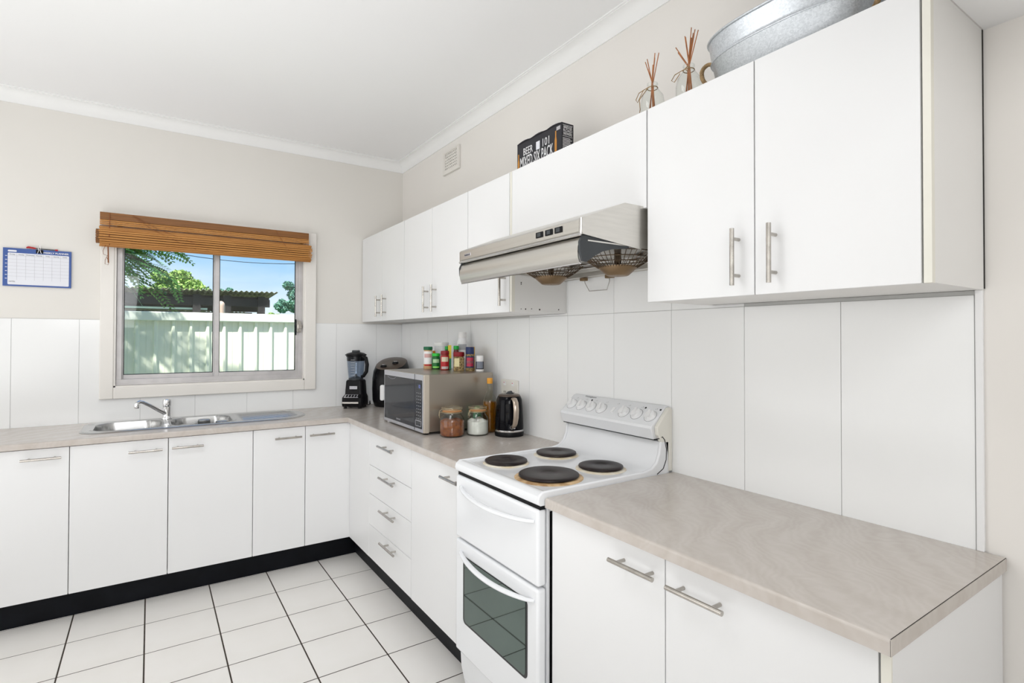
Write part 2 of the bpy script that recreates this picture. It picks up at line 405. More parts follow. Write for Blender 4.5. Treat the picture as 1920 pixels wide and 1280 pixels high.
# ------------------------------------------------------------------ window
fr = MB()   # architrave (white timber surround), mitred look via bevel
win = bpy.data.objects.new('window_1', None); COL.objects.link(win); win['kind'] = 'structure'; win.location = (-1.26, .02, 1.1)
TX0, TX1, TZ0, TZ1 = -1.866, -.650, 1.020, 2.118
IX0, IX1, IZ0, IZ1 = -1.800, -.725, 1.088, 2.056
for nm, q in (('side', (TX0, IX0, TZ0, TZ1)), ('side', (IX1, TX1, TZ0, TZ1)), ('bottom', (IX0, IX1, TZ0, IZ0)), ('top', (IX0, IX1, IZ1, TZ1))):
    mb = MB(); mb.box(q[0], q[1], -.022, .006, q[2], q[3])
    obj('architrave', mb, M_['trim'], win, world=True, bev=.004)
mb = MB()   # reveal lining
mb.box(IX0-.004, IX0+.010, -.016, .125, IZ0, IZ1); mb.box(IX1-.010, IX1+.004, -.016, .125, IZ0, IZ1)
mb.box(IX0, IX1, -.016, .125, IZ0-.004, IZ0+.008); mb.box(IX0, IX1, -.016, .125, IZ1-.008, IZ1+.004)
obj('reveal', mb, M_['trim'], win, world=True)
mb = MB()   # outer aluminium frame
a0, a1, b0, b1 = IX0+.010, IX1-.010, IZ0+.008, IZ1-.008
mb.box(a0, a0+.028, .012, .075, b0, b1); mb.box(a1-.024, a1, .012, .075, b0, b1)
mb.box(a0, a1, .008, .075, b0, b0+.036); mb.box(a0, a1, .012, .075, b1-.03, b1)
mb.box(a0, a1, .004, .010, b0, b0+.012)
obj('frame', mb, M_['alu'], win, world=True, bev=.002)
def sash(x0, x1, y, st):
    mb = MB(); z0, z1 = b0+.034, b1-.028
    mb.box(x0, x0+st[0], y, y+.022, z0, z1); mb.box(x1-st[1], x1, y, y+.022, z0, z1)
    mb.box(x0+st[0], x1-st[1], y, y+.022, z0, z0+.026); mb.box(x0+st[0], x1-st[1], y, y+.022, z1-.024, z1)
    o = obj('sash', mb, M_['alu'], win, world=True, bev=.0015)
    mb = MB(); mb.box(x0+st[0]-.004, x1-st[1]+.004, y+.009, y+.013, z0+.02, z1-.02)
    obj('pane', mb, M_['glass'], o, world=True)
    mb = MB(); w = .0035
    X0, X1, Z0, Z1 = x0+st[0], x1-st[1], z0+.026, z1-.024
    mb.box(X0, X0+w, y+.004, y+.018, Z0, Z1); mb.box(X1-w, X1, y+.004, y+.018, Z0, Z1); mb.box(X0, X1, y+.004, y+.018, Z0, Z0+w); mb.box(X0, X1, y+.004, y+.018, Z1-w, Z1)
    obj('glazing_rubber', mb, M_['black'], o, world=True)
sash(-1.777, -1.256, .046, (.022, .026))
sash(-1.276, -.752, .020, (.026, .028))
mb = MB(); mb.box(-.775, -.748, -.002, .016, 1.42, 1.50); mb.box(-.768, -.742, -.010, .002, 1.445, 1.475)
obj('latch', mb, M_['nickel'], win, world=True, bev=.002)
mb = MB(); mb.box(-.7805, -.7755, .006, .022, 1.40, 1.51)
obj('latch_catch', mb, M_['black'], win, world=True)

# ================================================================== EXTERIOR
mb = MB(); mb.box(-30, 30, .135, 40, -.5, -.30)
tag(obj('lawn', mb, M_['grass']), 'green ground of the yards outside the window', 'ground')['kind'] = 'structure'
# steel sheet fence
FY = 2.0
fence = thing('steel_fence', 'pale green ribbed steel fence with a flat top rail outside the window', 'fence', (-1.2, FY, -.3))
per = .1405
def sheet(k0, k1):
    pts = []
    for k in range(k0, k1):
        x = -1.745 + k*per
        pts += [(x, 0), (x+.012, .022), (x+.030, .022), (x+.042, 0), (x+.0905, 0), (x+.0915, .003), (x+.0925, 0)]
    pts.append((-1.745+k1*per, 0))
    n = len(pts); v = [(p[0], FY-p[1], -.25) for p in pts] + [(p[0], FY-p[1], 1.54) for p in pts]
    return MB().add(v, [(i, i+1, n+i+1, n+i) for i in range(n-1)])
for k0 in range(-12, 30, 6):
    obj('sheet', sheet(k0, k0+6), M_['fence'], fence, world=True)
mb = MB(); mb.box(-3.6, 3.0, FY-.045, FY+.035, 1.534, 1.618)
obj('top_rail', mb, M_['fencecap'], fence, world=True, bev=.008)
mb = MB(); mb.box(-3.6, 3.0, FY-.03, FY+.03, -.3, -.22)
obj('bottom_rail', mb, M_['fencecap'], fence, world=True)

# neighbour's corrugated carport
shed = thing('carport', 'dark timber carport with a corrugated roof beyond the fence', 'carport', (-1.2, 7, -.3))
def corr(x0, x1, y0, y1, zf, m, name, amp=.012, wl=.078):
    n = int((x1-x0)/wl*8); v = []; f = []
    for j, y in enumerate((y0, y1)):
        for i in range(n+1):
            x = x0 + (x1-x0)*i/n
            v.append((x, y, zf(x, y) + amp*math.sin(2*PI*x/wl)))
    for i in range(n): f.append((i, i+1, n+1+i+1, n+1+i))
    mb = MB().add(v, f); o = obj(name, mb, m, shed, world=True, smooth=60)
    s = o.modifiers.new('thick', 'SOLIDIFY'); s.thickness = .006; return o
zr = lambda x, y: 2.135 + .010*(x+2) - .055*(y-6)
k = 0
for xa in (-4.2, -2.6, -1.0):
    corr(xa, xa+1.6 if xa < -1 else .20, 6, 9.6, zr, M_['roof'], 'roof_sheet')
for y, z0, z1, x1 in ((6.25, 2.0, 2.075, .1), (7.2, 1.86, 2.0, .12), (8.5, 1.78, 1.90, .15)):
    mb = MB(); mb.box(-4.1, x1, y, y+.09, z0, z1); obj('beam', mb, M_['timber'], shed, world=True, bev=.004)
mb = MB(); mb.box(-4.1, .09, 6.12, 6.18, 1.90, 2.03); obj('beam', mb, M_['timber'], shed, world=True, bev=.004)
for x in (-2.9, -1.06, -.62, -.1):
    for y in (6.1,):
        mb = MB(); mb.box(x, x+.11, y, y+.11, -.3, 2.08); obj('post', mb, M_['timber'], shed, world=True)
for x in (-.42, -.28):
    mb = MB(); mb.box(x, x+.05, 8.4, 8.46, -.3, 1.9); obj('post', mb, M_['timber'], shed, world=True)
mb = MB(); mb.box(-4.0, -.75, 6.2, 6.25, -.3, 1.80); obj('side_boarding', mb, M_['timber'], shed, world=True)
mb = MB(); mb.box(-4.0, -.85, 6.16, 6.20, 1.83, 1.86); obj('cross_rail', mb, M_['fencecap'], shed, world=True)
mb = MB(); mb.lathe([(.055, -.3), (.055, 1.84), (.05, 1.88), (.03, 1.905), (.004, 1.915)], (-.765, 5, 0), 16)
tag(obj('fence_post', mb, M_['skinpost'], smooth=40), 'rounded beige post head showing above the fence beside the window mullion', 'post')

# trees
def leaves(n, sampler, size, m, name, parent, aspect=1.0):
    v = []; f = []
    for i in range(n):
        c = Vector(sampler()); s = size*random.uniform(.6, 1.3)
        a = Vector((random.gauss(0, 1), random.gauss(0, 1), random.gauss(0, 1))).normalized()
        b = a.cross(Vector((random.gauss(0, 1), random.gauss(0, 1), random.gauss(0, 1)))).normalized()
        k = len(v); v += [c-a*s, c+b*s*.5*aspect, c+a*s, c-b*s*.5*aspect]; f.append((k, k+1, k+2, k+3))
    mb = MB().add(v, f); o = obj(name, mb, m, parent, world=parent is not None)
    o['kind'] = 'stuff'; return o
def blob(cs):
    def s():
        c = random.choice(cs); d = Vector((random.gauss(0, 1), random.gauss(0, 1), random.gauss(0, 1))).normalized()
        r = random.uniform(.72, 1.0); return (c[0]+d.x*c[3]*r, c[1]+d.y*c[3]*r, c[2]+d.z*c[3]*r*c[4])
    return s
def tree(label, x, y, zt, cs, n, size, m, tr=.12):
    t = thing('tree', label, 'tree', (x, y, -.3))
    mb = MB().tube([(x, y, -.3), (x+.05, y, zt*.5), (x, y, zt)], [tr, tr*.8, tr*.4], 8)
    for c in cs[:5]: mb.tube([(x, y, zt*.75), (c[0], c[1], c[2])], [tr*.4, tr*.12], 6)
    obj('trunk', mb, M_['bark'], t, world=True, smooth=50)
    leaves(n, blob(cs), size, m, 'foliage', t)
    return t
def cl_(cx, cy, cz, R, n, rr=.4, fz=.8, sz=.8):
    out = []
    for i in range(n):
        d = Vector((random.gauss(0, 1), random.gauss(0, 1), random.gauss(0, 1))).normalized()*R*random.uniform(.3, .95)
        out.append((cx+d.x, cy+d.y, cz+d.z*fz, R*rr*random.uniform(.7, 1.2), sz))
    return out
tree('bushy lime green tree rising behind the carport, seen through the left pane', -1.05, 12, 2.3, cl_(-1.0, 12, 2.55, .72, 34, .34) + cl_(-1.7, 12, 2.3, .5, 10, .4), 20000, .05, M_['leaflime'])
tree('small pale blue-green treetop just right of the window mullion', .12, 14, 2.6, cl_(.28, 14, 2.70, .22, 7, .4), 1200, .05, M_['leafteal'], .05)
tree('tall blue-green tree at the right edge of the window view', 2.5, 15, 2.6, cl_(2.55, 15, 2.75, .62, 16, .36) + cl_(2.15, 15, 2.35, .35, 6, .4), 9000, .055, M_['leafteal'], .09)
tree('low green bush between carport and right edge of the window view', 1.25, 12, 1.5, cl_(1.2, 12, 1.93, .28, 9, .4, .5), 2200, .05, M_['leaflime'], .05)

# nearby pinnate-leaved tree: fronds enter at the upper left of the glass and dapple the fence
near = thing('pinnate_tree', 'dark green feathery-leaved tree reaching in from the left outside the window', 'tree', (-3.1, 1.2, -.3))
tk = MB().tube([(-3.1, 1.2, -.3), (-3.05, 1.25, 1.2), (-2.95, 1.35, 2.5), (-2.8, 1.5, 3.3)], [.09, .08, .06, .03], 8)
fv = MB()
def frond(p, d, L_=.34, n=10, droop=.25, w=.062):
    p = Vector(p); d = Vector(d).normalized(); side = d.cross(Vector((0, 0, 1))).normalized()
    nn = side.cross(d).normalized(); rot = Matrix.Rotation(random.uniform(-.7, .7), 3, d); side = rot @ side
    pts = []
    for i in range(n+1):
        t = i/n; q = p + d*L_*t - Vector((0, 0, 1))*droop*L_*t*t; pts.append(q)
        if i == 0: continue
        for sg in (-1, 1):
            ln = w*(1-.45*abs(t-.45)*1.5)*random.uniform(.85, 1.15); a = (side*sg + d*.35 - Vector((0, 0, .25))).normalized(); c = d
            hw = .0145
            fv.add([q, q+a*ln*.45+c*hw, q+a*ln, q+a*ln*.45-c*hw], [(0, 1, 2, 3)])
    return pts
br = []
def branch(p0, p1, nf, spread=.5, Lf=.32):
    p0, p1 = Vector(p0), Vector(p1); mid = (p0+p1)/2 + Vector((0, 0, .08))
    tk.tube([p0, mid, p1], [.016, .010, .004], 5)
    for i in range(nf):
        t = .2 + .8*i/max(1, nf-1); q = p0*(1-t)**2 + mid*2*t*(1-t) + p1*t*t
        dd = (p1-p0).normalized() + Vector((random.uniform(-1, 1)*spread, random.uniform(-1, 1)*spread, random.uniform(-.9, .7)*spread))
        frond(q, dd, Lf*random.uniform(.75, 1.15))
branch((-2.95, 1.35, 2.45), (-1.74, 2.35, 2.12), 14)
branch((-2.95, 1.35, 2.2), (-1.72, 2.3, 1.98), 12)
branch((-2.9, 1.4, 2.5), (-1.58, 2.2, 2.20), 12)
branch((-2.6, 1.7, 2.2), (-1.62, 2.4, 1.88), 9)
for i in range(36):      # crown above the view (casts the dappled shade on the fence)
    y = random.uniform(.35, 1.7); x = random.uniform(-3.7, -1.62) + (1.7-y)*.0; z = random.uniform(2.5, 3.7)
    branch((-2.85, 1.45, 2.9+random.uniform(-.3, .4)), (x, y, z), 7, .8)
for i in range(15):
    branch((-2.75, 1.5, 2.4), (random.uniform(-1.9, -1.45), random.uniform(1.95, 2.5), random.uniform(1.98, 2.35)), 11, .6, .25)
obj('trunk', tk, M_['bark'], near, world=True, smooth=60)
o = obj('foliage', fv, M_['leafdark'], near, world=True); o['kind'] = 'stuff'
# overhead wire
pln = thing('power_line', 'thin black overhead wire sagging across the blue sky', 'wire', (-2.7, 4, -.3))
for px_ in (-2.65, 2.15):
    mb = MB().tube([(px_, 4, -.3), (px_, 4, 3.9)], [.07, .05], 8); obj('pole', mb, M_['bark'], pln, world=True)
pts = [(-2.6+ i*.25, 4, 2.385 + .075*((-2.6+i*.25+.55)**2)) for i in range(20)]
obj('wire', MB().tube(pts, .004, 5), M_['black'], pln, world=True)

# ================================================================== BASE CUPBOARDS
def bar_handle(parent, p0, p1, out, standoff=.032, inset=.027, r=.006):
    """p0,p1 ends of the bar on its axis; out = unit vector from door to bar"""
    p0, p1, out = Vector(p0), Vector(p1), Vector(out); d = (p1-p0).normalized()
    mb = MB(); mb.tube([p0, p1], r, 14)
    for q in (p0+d*inset, p1-d*inset): mb.tube([q, q-out*standoff], r*.78, 10)
    return obj('handle', mb, M_['nickel'], parent, world=True, smooth=35)
DG = .0016
ZD0, ZD1 = .139, .852
# --- window-wall run (fronts face -Y at Y=-.578)
def back_unit(label, x0, x1, doors, group=None):
    t = thing('base_cupboard', label, 'cupboard', ((x0+x1)/2, -.3, 0), 0, group)
    mb = MB(); th = .016
    mb.box(x0+.0005, x0+th, -.560, -.012, ZD0, .856); mb.box(x1-th, x1-.0005, -.560, -.012, ZD0, .856)
    mb.box(x0+th, x1-th, -.560, -.012, ZD0, ZD0+th); mb.box(x0+th, x1-th, -.560, -.46, .84, .856); mb.box(x0+th, x1-th, -.02, -.012, ZD0, .856)
    obj('carcass', mb, M_['carc'], t, world=True)
    for (a, b, h0, h1, z) in doors:
        mb = MB(); mb.box(a+DG, b-DG, -.578, -.5615, ZD0, ZD1)
        d = obj('door', mb, M_['cab'], t, world=True, bev=.0012)
        bar_handle(d, (h0, -.610, z), (h1, -.610, z), (0, -1, 0))
    return t
back_unit('white base cupboard at the far left end of the window wall run', -2.35, -1.942, [(-2.35, -1.942, -2.118, -1.970, .808)])
back_unit('white two-door base cupboard directly under the sink', -1.942, -1.130, [(-1.942, -1.537, -1.708, -1.563, .799), (-1.537, -1.130, -1.522, -1.377, .801)])
back_unit('white two-door base cupboard in the inner corner, right of the sink', -1.130, -.563, [(-1.130, -.845, -1.019, -.872, .797), (-.845, -.565, -.826, -.680, .798)])
# --- stove-wall run (fronts face -X at X=-.578)
def side_carcass(t, y0, y1, zt=.856, z0=ZD0):
    mb = MB(); th = .016
    mb.box(-.560, -.012, y0+.0005, y0+th, z0, zt); mb.box(-.560, -.012, y1-th, y1-.0005, z0, zt)
    mb.box(-.560, -.012, y0+th, y1-th, z0, z0+th); mb.box(-.560, -.46, y0+th, y1-th, zt-.016, zt); mb.box(-.02, -.012, y0+th, y1-th, z0, zt)
    obj('carcass', mb, M_['carc'], t, world=True)
t = thing('drawer_unit', 'white four-drawer unit with blank corner panel beneath the microwave', 'drawers', (-.3, -1.07, 0))
side_carcass(t, -1.5375, -.60)
mb = MB(); mb.box(-.578, -.5615, -.940, -.5815, ZD0, ZD1); obj('filler_panel', mb, M_['cab'], t, world=True, bev=.001)
zb = [.850, .662, .500, .325, ZD0]
hz = [(.806, -1.146, -1.376), (.642, -1.181, -1.380), (.468, -1.186, -1.388), (.300, -1.196, -1.396)]
for k in range(4):
    mb = MB(); mb.box(-.578, -.5615, -1.5375+DG, -.940-DG, zb[k+1]+DG, zb[k]-DG/2)
    d = obj('drawer', mb, M_['cab'], t, world=True, bev=.001)
    z = (.803, .640, .466, .299)[k]; yc = (-1.255, -1.275, -1.283, -1.292)[k]
    bar_handle(d, (-.610, yc+.1, z), (-.610, yc-.1, z), (-1, 0, 0), inset=.050)
t = thing('base_cupboard', 'white single-door base cupboard just left of the stove', 'cupboard', (-.3, -1.8, 0))
side_carcass(t, -2.062, -1.5385)
mb = MB(); mb.box(-.578, -.5615, -2.060, -1.5385-DG, ZD0, ZD1); d = obj('door', mb, M_['cab'], t, world=True, bev=.001)
bar_handle(d, (-.610, -1.905, .803), (-.610, -2.054, .803), (-1, 0, 0))
t = thing('base_cupboard', 'white two-door base cupboard with exposed side panel, right of the stove', 'cupboard', (-.3, -3.08, 0))
side_carcass(t, -3.531, -2.622)
for (a, b, h0, h1) in ((-3.068, -2.624, -2.905, -3.056), (-3.531, -3.068, -3.096, -3.247)):
    mb = MB(); mb.box(-.578, -.5615, a+DG, b-DG, ZD0, ZD1); d = obj('door', mb, M_['cab'], t, world=True, bev=.001)
    bar_handle(d, (-.610, h0, .799), (-.610, h1, .801), (-1, 0, 0))
mb = MB(); mb.box(-.5745, -.002, -3.5495, -3.5335, 0, .856); obj('side_panel', mb, M_['cab'], t, world=True, bev=.001)
mb = MB(); mb.box(-.579, -.5747, -3.5495, -3.5335, 0, .856); obj('edge_strip', mb, M_['cabedge'], t, world=True)
mb = MB(); mb.box(-.5115, -.494, -3.5335, -2.622, 0, .137); obj('kickboard', mb, M_['kick'], t, world=True)

# ------------------------------------------------------------------ worktops
ZB = .858
def nosing(axis, c, a, b, sgn):
    """rounded front strip; profile in (out, z)"""
    r = .007; pr = [(0, ZB), (r+.003, ZB)] + [(.003 + r*math.cos(t*PI/12), ZC-r+r*math.sin(t*PI/12)) for t in range(0, 7)] + [(0, ZC)]
    pts = [(c - sgn*(.010-p[0]) if sgn > 0 else c + (.010-p[0]), p[1]) for p in pr]
    return pts
mb = MB()
xe = -2.364
# top slab pieces (cut-out for the sink bowls)
cx0, cx1, cy0, cy1 = -1.885, -1.19, -.447, -.10
for q in ((xe, cx0, -.59, -.001), (cx1, -.001, -.59, -.001), (cx0, cx1, -.59, cy0), (cx0, cx1, cy1, -.001), (-.59, -.001, -2.064, -.59)):
    mb.box(q[0], q[1], q[2], q[3], ZB, ZC)
mb.prism(nosing('x', -.60, 0, 0, -1), 0, xe, -.590)
mb.prism(nosing('y', -.60, 0, 0, -1), 1, -2.064, -.590)
tag(obj('worktop', mb, M_['counter'], smooth=30, world=True, loc=(-1.0, -.3, ZB)), 'L-shaped grey-beige laminate worktop holding the sink and microwave', 'worktop')
t = thing('worktop', 'grey-beige laminate worktop slab in the foreground right of the stove', 'worktop', (-.3, -3.08, ZB))
mb = MB(); mb.box(-.59, -.001, -3.556, -2.617, ZB, ZC); mb.prism(nosing('y', -.60, 0, 0, -1), 1, -3.556, -2.617)
obj('slab', mb, M_['counter'], t, world=True, smooth=30)
mb = MB(); mb.box(-.600, -.001, -3.5575, -3.5562, ZB, ZC-.0012); obj('edge_strip', mb, M_['counter'], t, world=True)
mb = MB(); mb.box(-.5985, -.001, -3.5563, -3.5559, ZC-.0011, ZC+.0001); mb.box(-.6003, -.5990, -3.5564, -3.5560, ZB, ZC-.002)
obj('edge_seam', mb, M_['dark'], t, world=True)

# ------------------------------------------------------------------ sink (height field with shaped outline)
def rr_sdf(x, y, x0, x1, y0, y1, r):
    cx, cy = (x0+x1)/2, (y0+y1)/2; qx, qy = abs(x-cx)-(x1-x0)/2+r, abs(y-cy)-(y1-y0)/2+r
    return math.hypot(max(qx, 0), max(qy, 0)) + min(max(qx, qy), 0) - r
def sink_mesh():
    X0, X1, Y0, Y1 = -1.925, -.785, -.470, -.035
    def outline(x, y):
        r = .10 if x < -1.4 else .19
        return rr_sdf(x, y, X0, X1, Y0, Y1, r)
    NX, NY = 260, 100; v = []; idx = {}
    b1 = (-1.868, -1.562, -.430, -.118, .085); b2 = (-1.518, -1.205, -.430, -.118, .085)
    def h(x, y):
        d = outline(x, y); z = .005
        if d > -.008: z = .005*max(0, min(1, -d/.008))
        for b in (b1, b2):
            s = rr_sdf(x, y, *b)
            if s < 0:
                k = min(1, -s/.016); z = .0035 - .125*(k*k*(3-2*k))
                cxm, cym = (b[0]+b[1])/2, (b[2]+b[3])/2
                if math.hypot(x-cxm, y-cym) < .035: z -= .004
            elif s < .014: z += .0015*(s/.014)
        if -1.17 < x < -.83 and -.42 < y < -.09 and d < -.04:
            e = min(1, min(x+1.17, -.83-x, y+.42, -.09-y)/.02)
            z -= .0035*e*(1 if math.sin((y+.42)/.033*2*PI) > .1 else .15) * 1.0
        if -1.905 < x < -1.880 and -.40 < y < -.12: z -= .0015
        return z
    for j in range(NY+1):
        for i in range(NX+1):
            x, y = X0+(X1-X0)*i/NX, Y0+(Y1-Y0)*j/NY; d = outline(x, y)
            if d > .012: continue
            if d > -.001:
                e = 1e-4; gx = (outline(x+e, y)-outline(x-e, y))/(2*e); gy = (outline(x, y+e)-outline(x, y-e))/(2*e)
                x -= gx*d; y -= gy*d; z = .0
            else: z = h(x, y)
            idx[(i, j)] = len(v); v.append((x, y, ZC+.0008+z))
    f = []
    for j in range(NY):
        for i in range(NX):
            q = [(i, j), (i+1, j), (i+1, j+1), (i, j+1)]
            if all(k in idx for k in q): f.append(tuple(idx[k] for k in q))
    return MB().add(v, f)
sink = thing('kitchen_sink', 'stainless steel double-bowl sink with ribbed drainer under the window', 'sink', (-1.35, -.25, ZC))
obj('basin', sink_mesh(), M_['sink'], sink, world=True, smooth=50)
for cx in (-1.715, -1.3615):
    mb = MB().lathe([(.036, -.1255), (.034, -.122), (.020, -.1245), (.004, -.1245)], (cx, -.274, ZC), 20)
    obj('drain', mb, M_['chrome'], sink, world=True, smooth=40)
# tap
tap = thing('mixer_tap', 'chrome single-lever mixer tap with swung-left spout behind the sink', 'tap', (-1.535, -.095, ZC+.0064))
mb = MB().lathe([(.028, 0), (.028, .006), (.023, .012), (.0215, .02), (.0215, .072)], n=24); obj('body', mb, M_['chrome'], tap, smooth=40)
mb = MB().lathe([(.0225, .074), (.0235, .080), (.0235, .104), (.021, .115), (.010, .120), (.002, .121)], n=24); obj('lever_cap', mb, M_['chrome'], tap, smooth=40)
mb = MB().tube([(-.010, -.012, .035), (-.045, -.045, .062), (-.085, -.085, .094), (-.118, -.115, .117), (-.134, -.130, .122), (-.145, -.141, .115)], [.012, .0115, .010, .0095, .0095, .010], 12)
mb.lathe([(.0115, .088), (.0125, .092), (.0125, .112), (.009, .119)], (-.147, -.143, 0), 16)
obj('spout', mb, M_['chrome'], tap, smooth=50)
# steel cups standing in the right bowl
for (x, y, hh, lab) in ((-1.455, -.345, .116, 'left of three upturned tumblers in the right-hand sink bowl'), (-1.352, -.270, .132, 'middle and tallest upturned tumbler in the right-hand sink bowl'), (-1.262, -.300, .120, 'right of three upturned tumblers in the right-hand sink bowl')):
    z0 = ZC - .1205
    mb = MB().lathe([(.037, 0), (.0365, .004), (.033, hh*.86), (.034, hh*.88), (.033, hh*.97), (.028, hh), (.004, hh)], n=24)
    tag(obj('tumbler', mb, M_['sink'], smooth=40, loc=(x, y, z0)), lab, 'tumbler', 'upturned tumblers in the sink')

# ================================================================== WALL CUPBOARDS
UZ0, UZ1, UX = 1.499, 2.112, -.313
UG = .0016
def upper(label, y0, y1, doors, name='wall_cupboard', z0=UZ0, endstrip=False):
    t = thing(name, label, 'cupboard', (-.15, (y0+y1)/2, z0))
    th = .016; mb = MB()
    mb.box(UX+.018, -.0012, y0+.0005, y0+th, z0, UZ1); mb.box(UX+.018, -.0012, y1-th, y1-.0005, z0, UZ1)
    mb.box(UX+.018, -.0012, y0+th, y1-th, z0, z0+th); mb.box(UX+.018, -.0012, y0+th, y1-th, UZ1-th, UZ1); mb.box(-.012, -.0012, y0+th, y1-th, z0, UZ1)
    obj('carcass', mb, M_['carc'], t, world=True)
    for (a, b, hy, hz0, hz1) in doors:
        mb = MB(); mb.box(UX, UX+.0165, a+UG, b-UG, z0-.001, UZ1); d = obj('door', mb, M_['cab'], t, world=True, bev=.001)
        if hy: bar_handle(d, (UX-.032, hy, hz0), (UX-.032, hy, hz1), (-1, 0, 0))
    return t
upper('white two-door wall cupboard in the far corner beside the window wall', -.796, -.001, [(-.409, -.002, -.374, 1.527, 1.669), (-.796, -.409, -.488, 1.526, 1.671)])
upper('white two-door wall cupboard above the kettle, second from the corner', -1.605, -.798, [(-1.199, -.798, -1.148, 1.528, 1.673), (-1.605, -1.199, -1.252, 1.527, 1.676)])
t = upper('white single-door wall cupboard immediately left of the range hood', -1.998, -1.607, [(-1.982, -1.607, -1.949, 1.525, 1.676)])
mb = MB(); mb.box(UX+.001, UX+.0175, -1.999, -1.984, UZ0, UZ1); obj('edge_strip', mb, M_['cabedge'], t, world=True)
for (x, z, r) in ((-.262, 1.512, .0022), (-.238, 1.512, .0034), (-.205, 1.514, .0025), (-.16, 1.512, .004), (-.05, 1.515, .003), (-.262, 1.628, .0028), (-.262, 1.621, .0025)):
    mb = MB().lathe([(r, -.0004), (r, 0)], (x, -1.9993, z), 8, ax=1)
    obj('screw_hole', mb, M_['dark'], t, world=True)
t = thing('wall_cupboard', 'short white lift-up wall cupboard directly above the range hood', 'cupboard', (-.15, -2.385, 1.81))
mb = MB(); mb.box(UX+.018, -.0012, -2.770, -2.001, 1.812, UZ1); obj('carcass', mb, M_['carc'], t, world=True)
mb = MB(); mb.box(UX, UX+.0165, -2.771+UG, -2.000-UG, 1.800, UZ1); obj('door', mb, M_['cab'], t, world=True, bev=.001)
t = upper('large white two-door wall cupboard at right above the foreground worktop', -3.521, -2.773, [(-3.139, -2.773, -3.094, 1.524, 1.675), (-3.506, -3.139, -3.196, 1.523, 1.672)])
mb = MB(); mb.box(UX+.002, UX+.0175, -3.5225, -3.508, UZ0-.001, UZ1); obj('edge_strip', mb, M_['cabedge'], t, world=True)
mb = MB(); mb.box(-.0012, .0055, -3.5215, -3.5185, 1.502, UZ1); obj('shadow_gap', mb, M_['dark'], t, world=True)

# ================================================================== RANGE HOOD
hood = thing('range_hood', 'stainless slide-out range hood above the stove', 'range hood', (-.3, -2.38, 1.65))
HY0, HY1 = -2.757, -2.003
mb = MB()
# shell: top slope, sides, back as thin solid profile with open underside
outer = [(-.568, 1.690), (-.572, 1.697), (-.572, 1.733), (-.566, 1.739), (-.405, 1.803), (-.395, 1.806), (-.015, 1.806), (-.015, 1.648), (-.020, 1.648), (-.020, 1.70), (-.50, 1.70), (-.54, 1.688)]
mb.prism(outer, 1, HY0+.002, HY1-.002)
side = [(-.568, 1.690), (-.572, 1.697), (-.572, 1.733), (-.566, 1.739), (-.405, 1.803), (-.395, 1.806), (-.015, 1.806), (-.015, 1.646), (-.29, 1.663)]
mb.prism(side, 1, HY0, HY0+.003); mb.prism(side, 1, HY1-.003, HY1)
obj('shell', mb, M_['hood'], hood, world=True, smooth=25)
mb = MB(); mb.box(-.5745, -.571, HY0+.012, HY1-.012, 1.698, 1.732)
obj('front_strip', mb, M_['hood'], hood, world=True, bev=.001)
mb = MB(); mb.tube([(-.5735, HY0+.006, 1.690), (-.5735, HY1-.006, 1.690)], .0048, 8); mb.tube([(-.5735, HY0+.004, 1.690), (-.5735, HY0+.004, 1.738)], .004, 8)
obj('front_lip', mb, M_['hoodlip'], hood, world=True, smooth=40)
for y in (-2.553, -2.603, -2.651):
    mb = MB(); mb.box(-.5775, -.574, y-.0185, y+.0185, 1.7085, 1.7275); b = obj('button', mb, M_['black'], hood, world=True, bev=.002)
    mb = MB(); mb.box(-.5785, -.577, y-.009, y+.009, 1.7115, 1.7245); obj('rocker', mb, M_['grey'], b, world=True, bev=.002)
mb = MB(); mb.box(-.5755, -.5745, -2.098, -2.050, 1.709, 1.720); o = obj('badge', mb, M_['mwframe'], hood, world=True)
o = obj('lettering', text_mb('Robinhood', .0095, (-.5758, -2.052, 1.7113), (0, -1, 0), (0, 0, 1)), M_['ink'], hood, world=True)
# visor
vp = [(-.562, 1.684), (-.570, 1.674), (-.5755, 1.655), (-.5765, 1.640), (-.575, 1.622), (-.570, 1.610), (-.563, 1.606)]
vo = vp + [(x+.004, z+.001) for x, z in reversed(vp)]
mb = MB(); mb.prism(vo, 1, -2.742, -2.012); obj('visor', mb, M_['hood'], hood, world=True, smooth=50)
mb = MB(); mb.tube([(-.5655, -2.742, 1.6065), (-.5655, -2.012, 1.6065)], .0035, 8); obj('visor_lip', mb, M_['hoodlip'], hood, world=True, smooth=40)
for (a, b) in ((-2.752, -2.743), (-2.011, -2.004)):
    mb = MB(); mb.prism([(-.566, 1.688), (-.576, 1.668), (-.575, 1.640), (-.566, 1.612), (-.548, 1.610), (-.520, 1.628), (-.485, 1.646), (-.44, 1.658), (-.385, 1.664), (-.372, 1.668), (-.372, 1.680), (-.52, 1.690)], 1, a, b)
    obj('bracket', mb, M_['grey'], hood, world=True, bev=.0015)
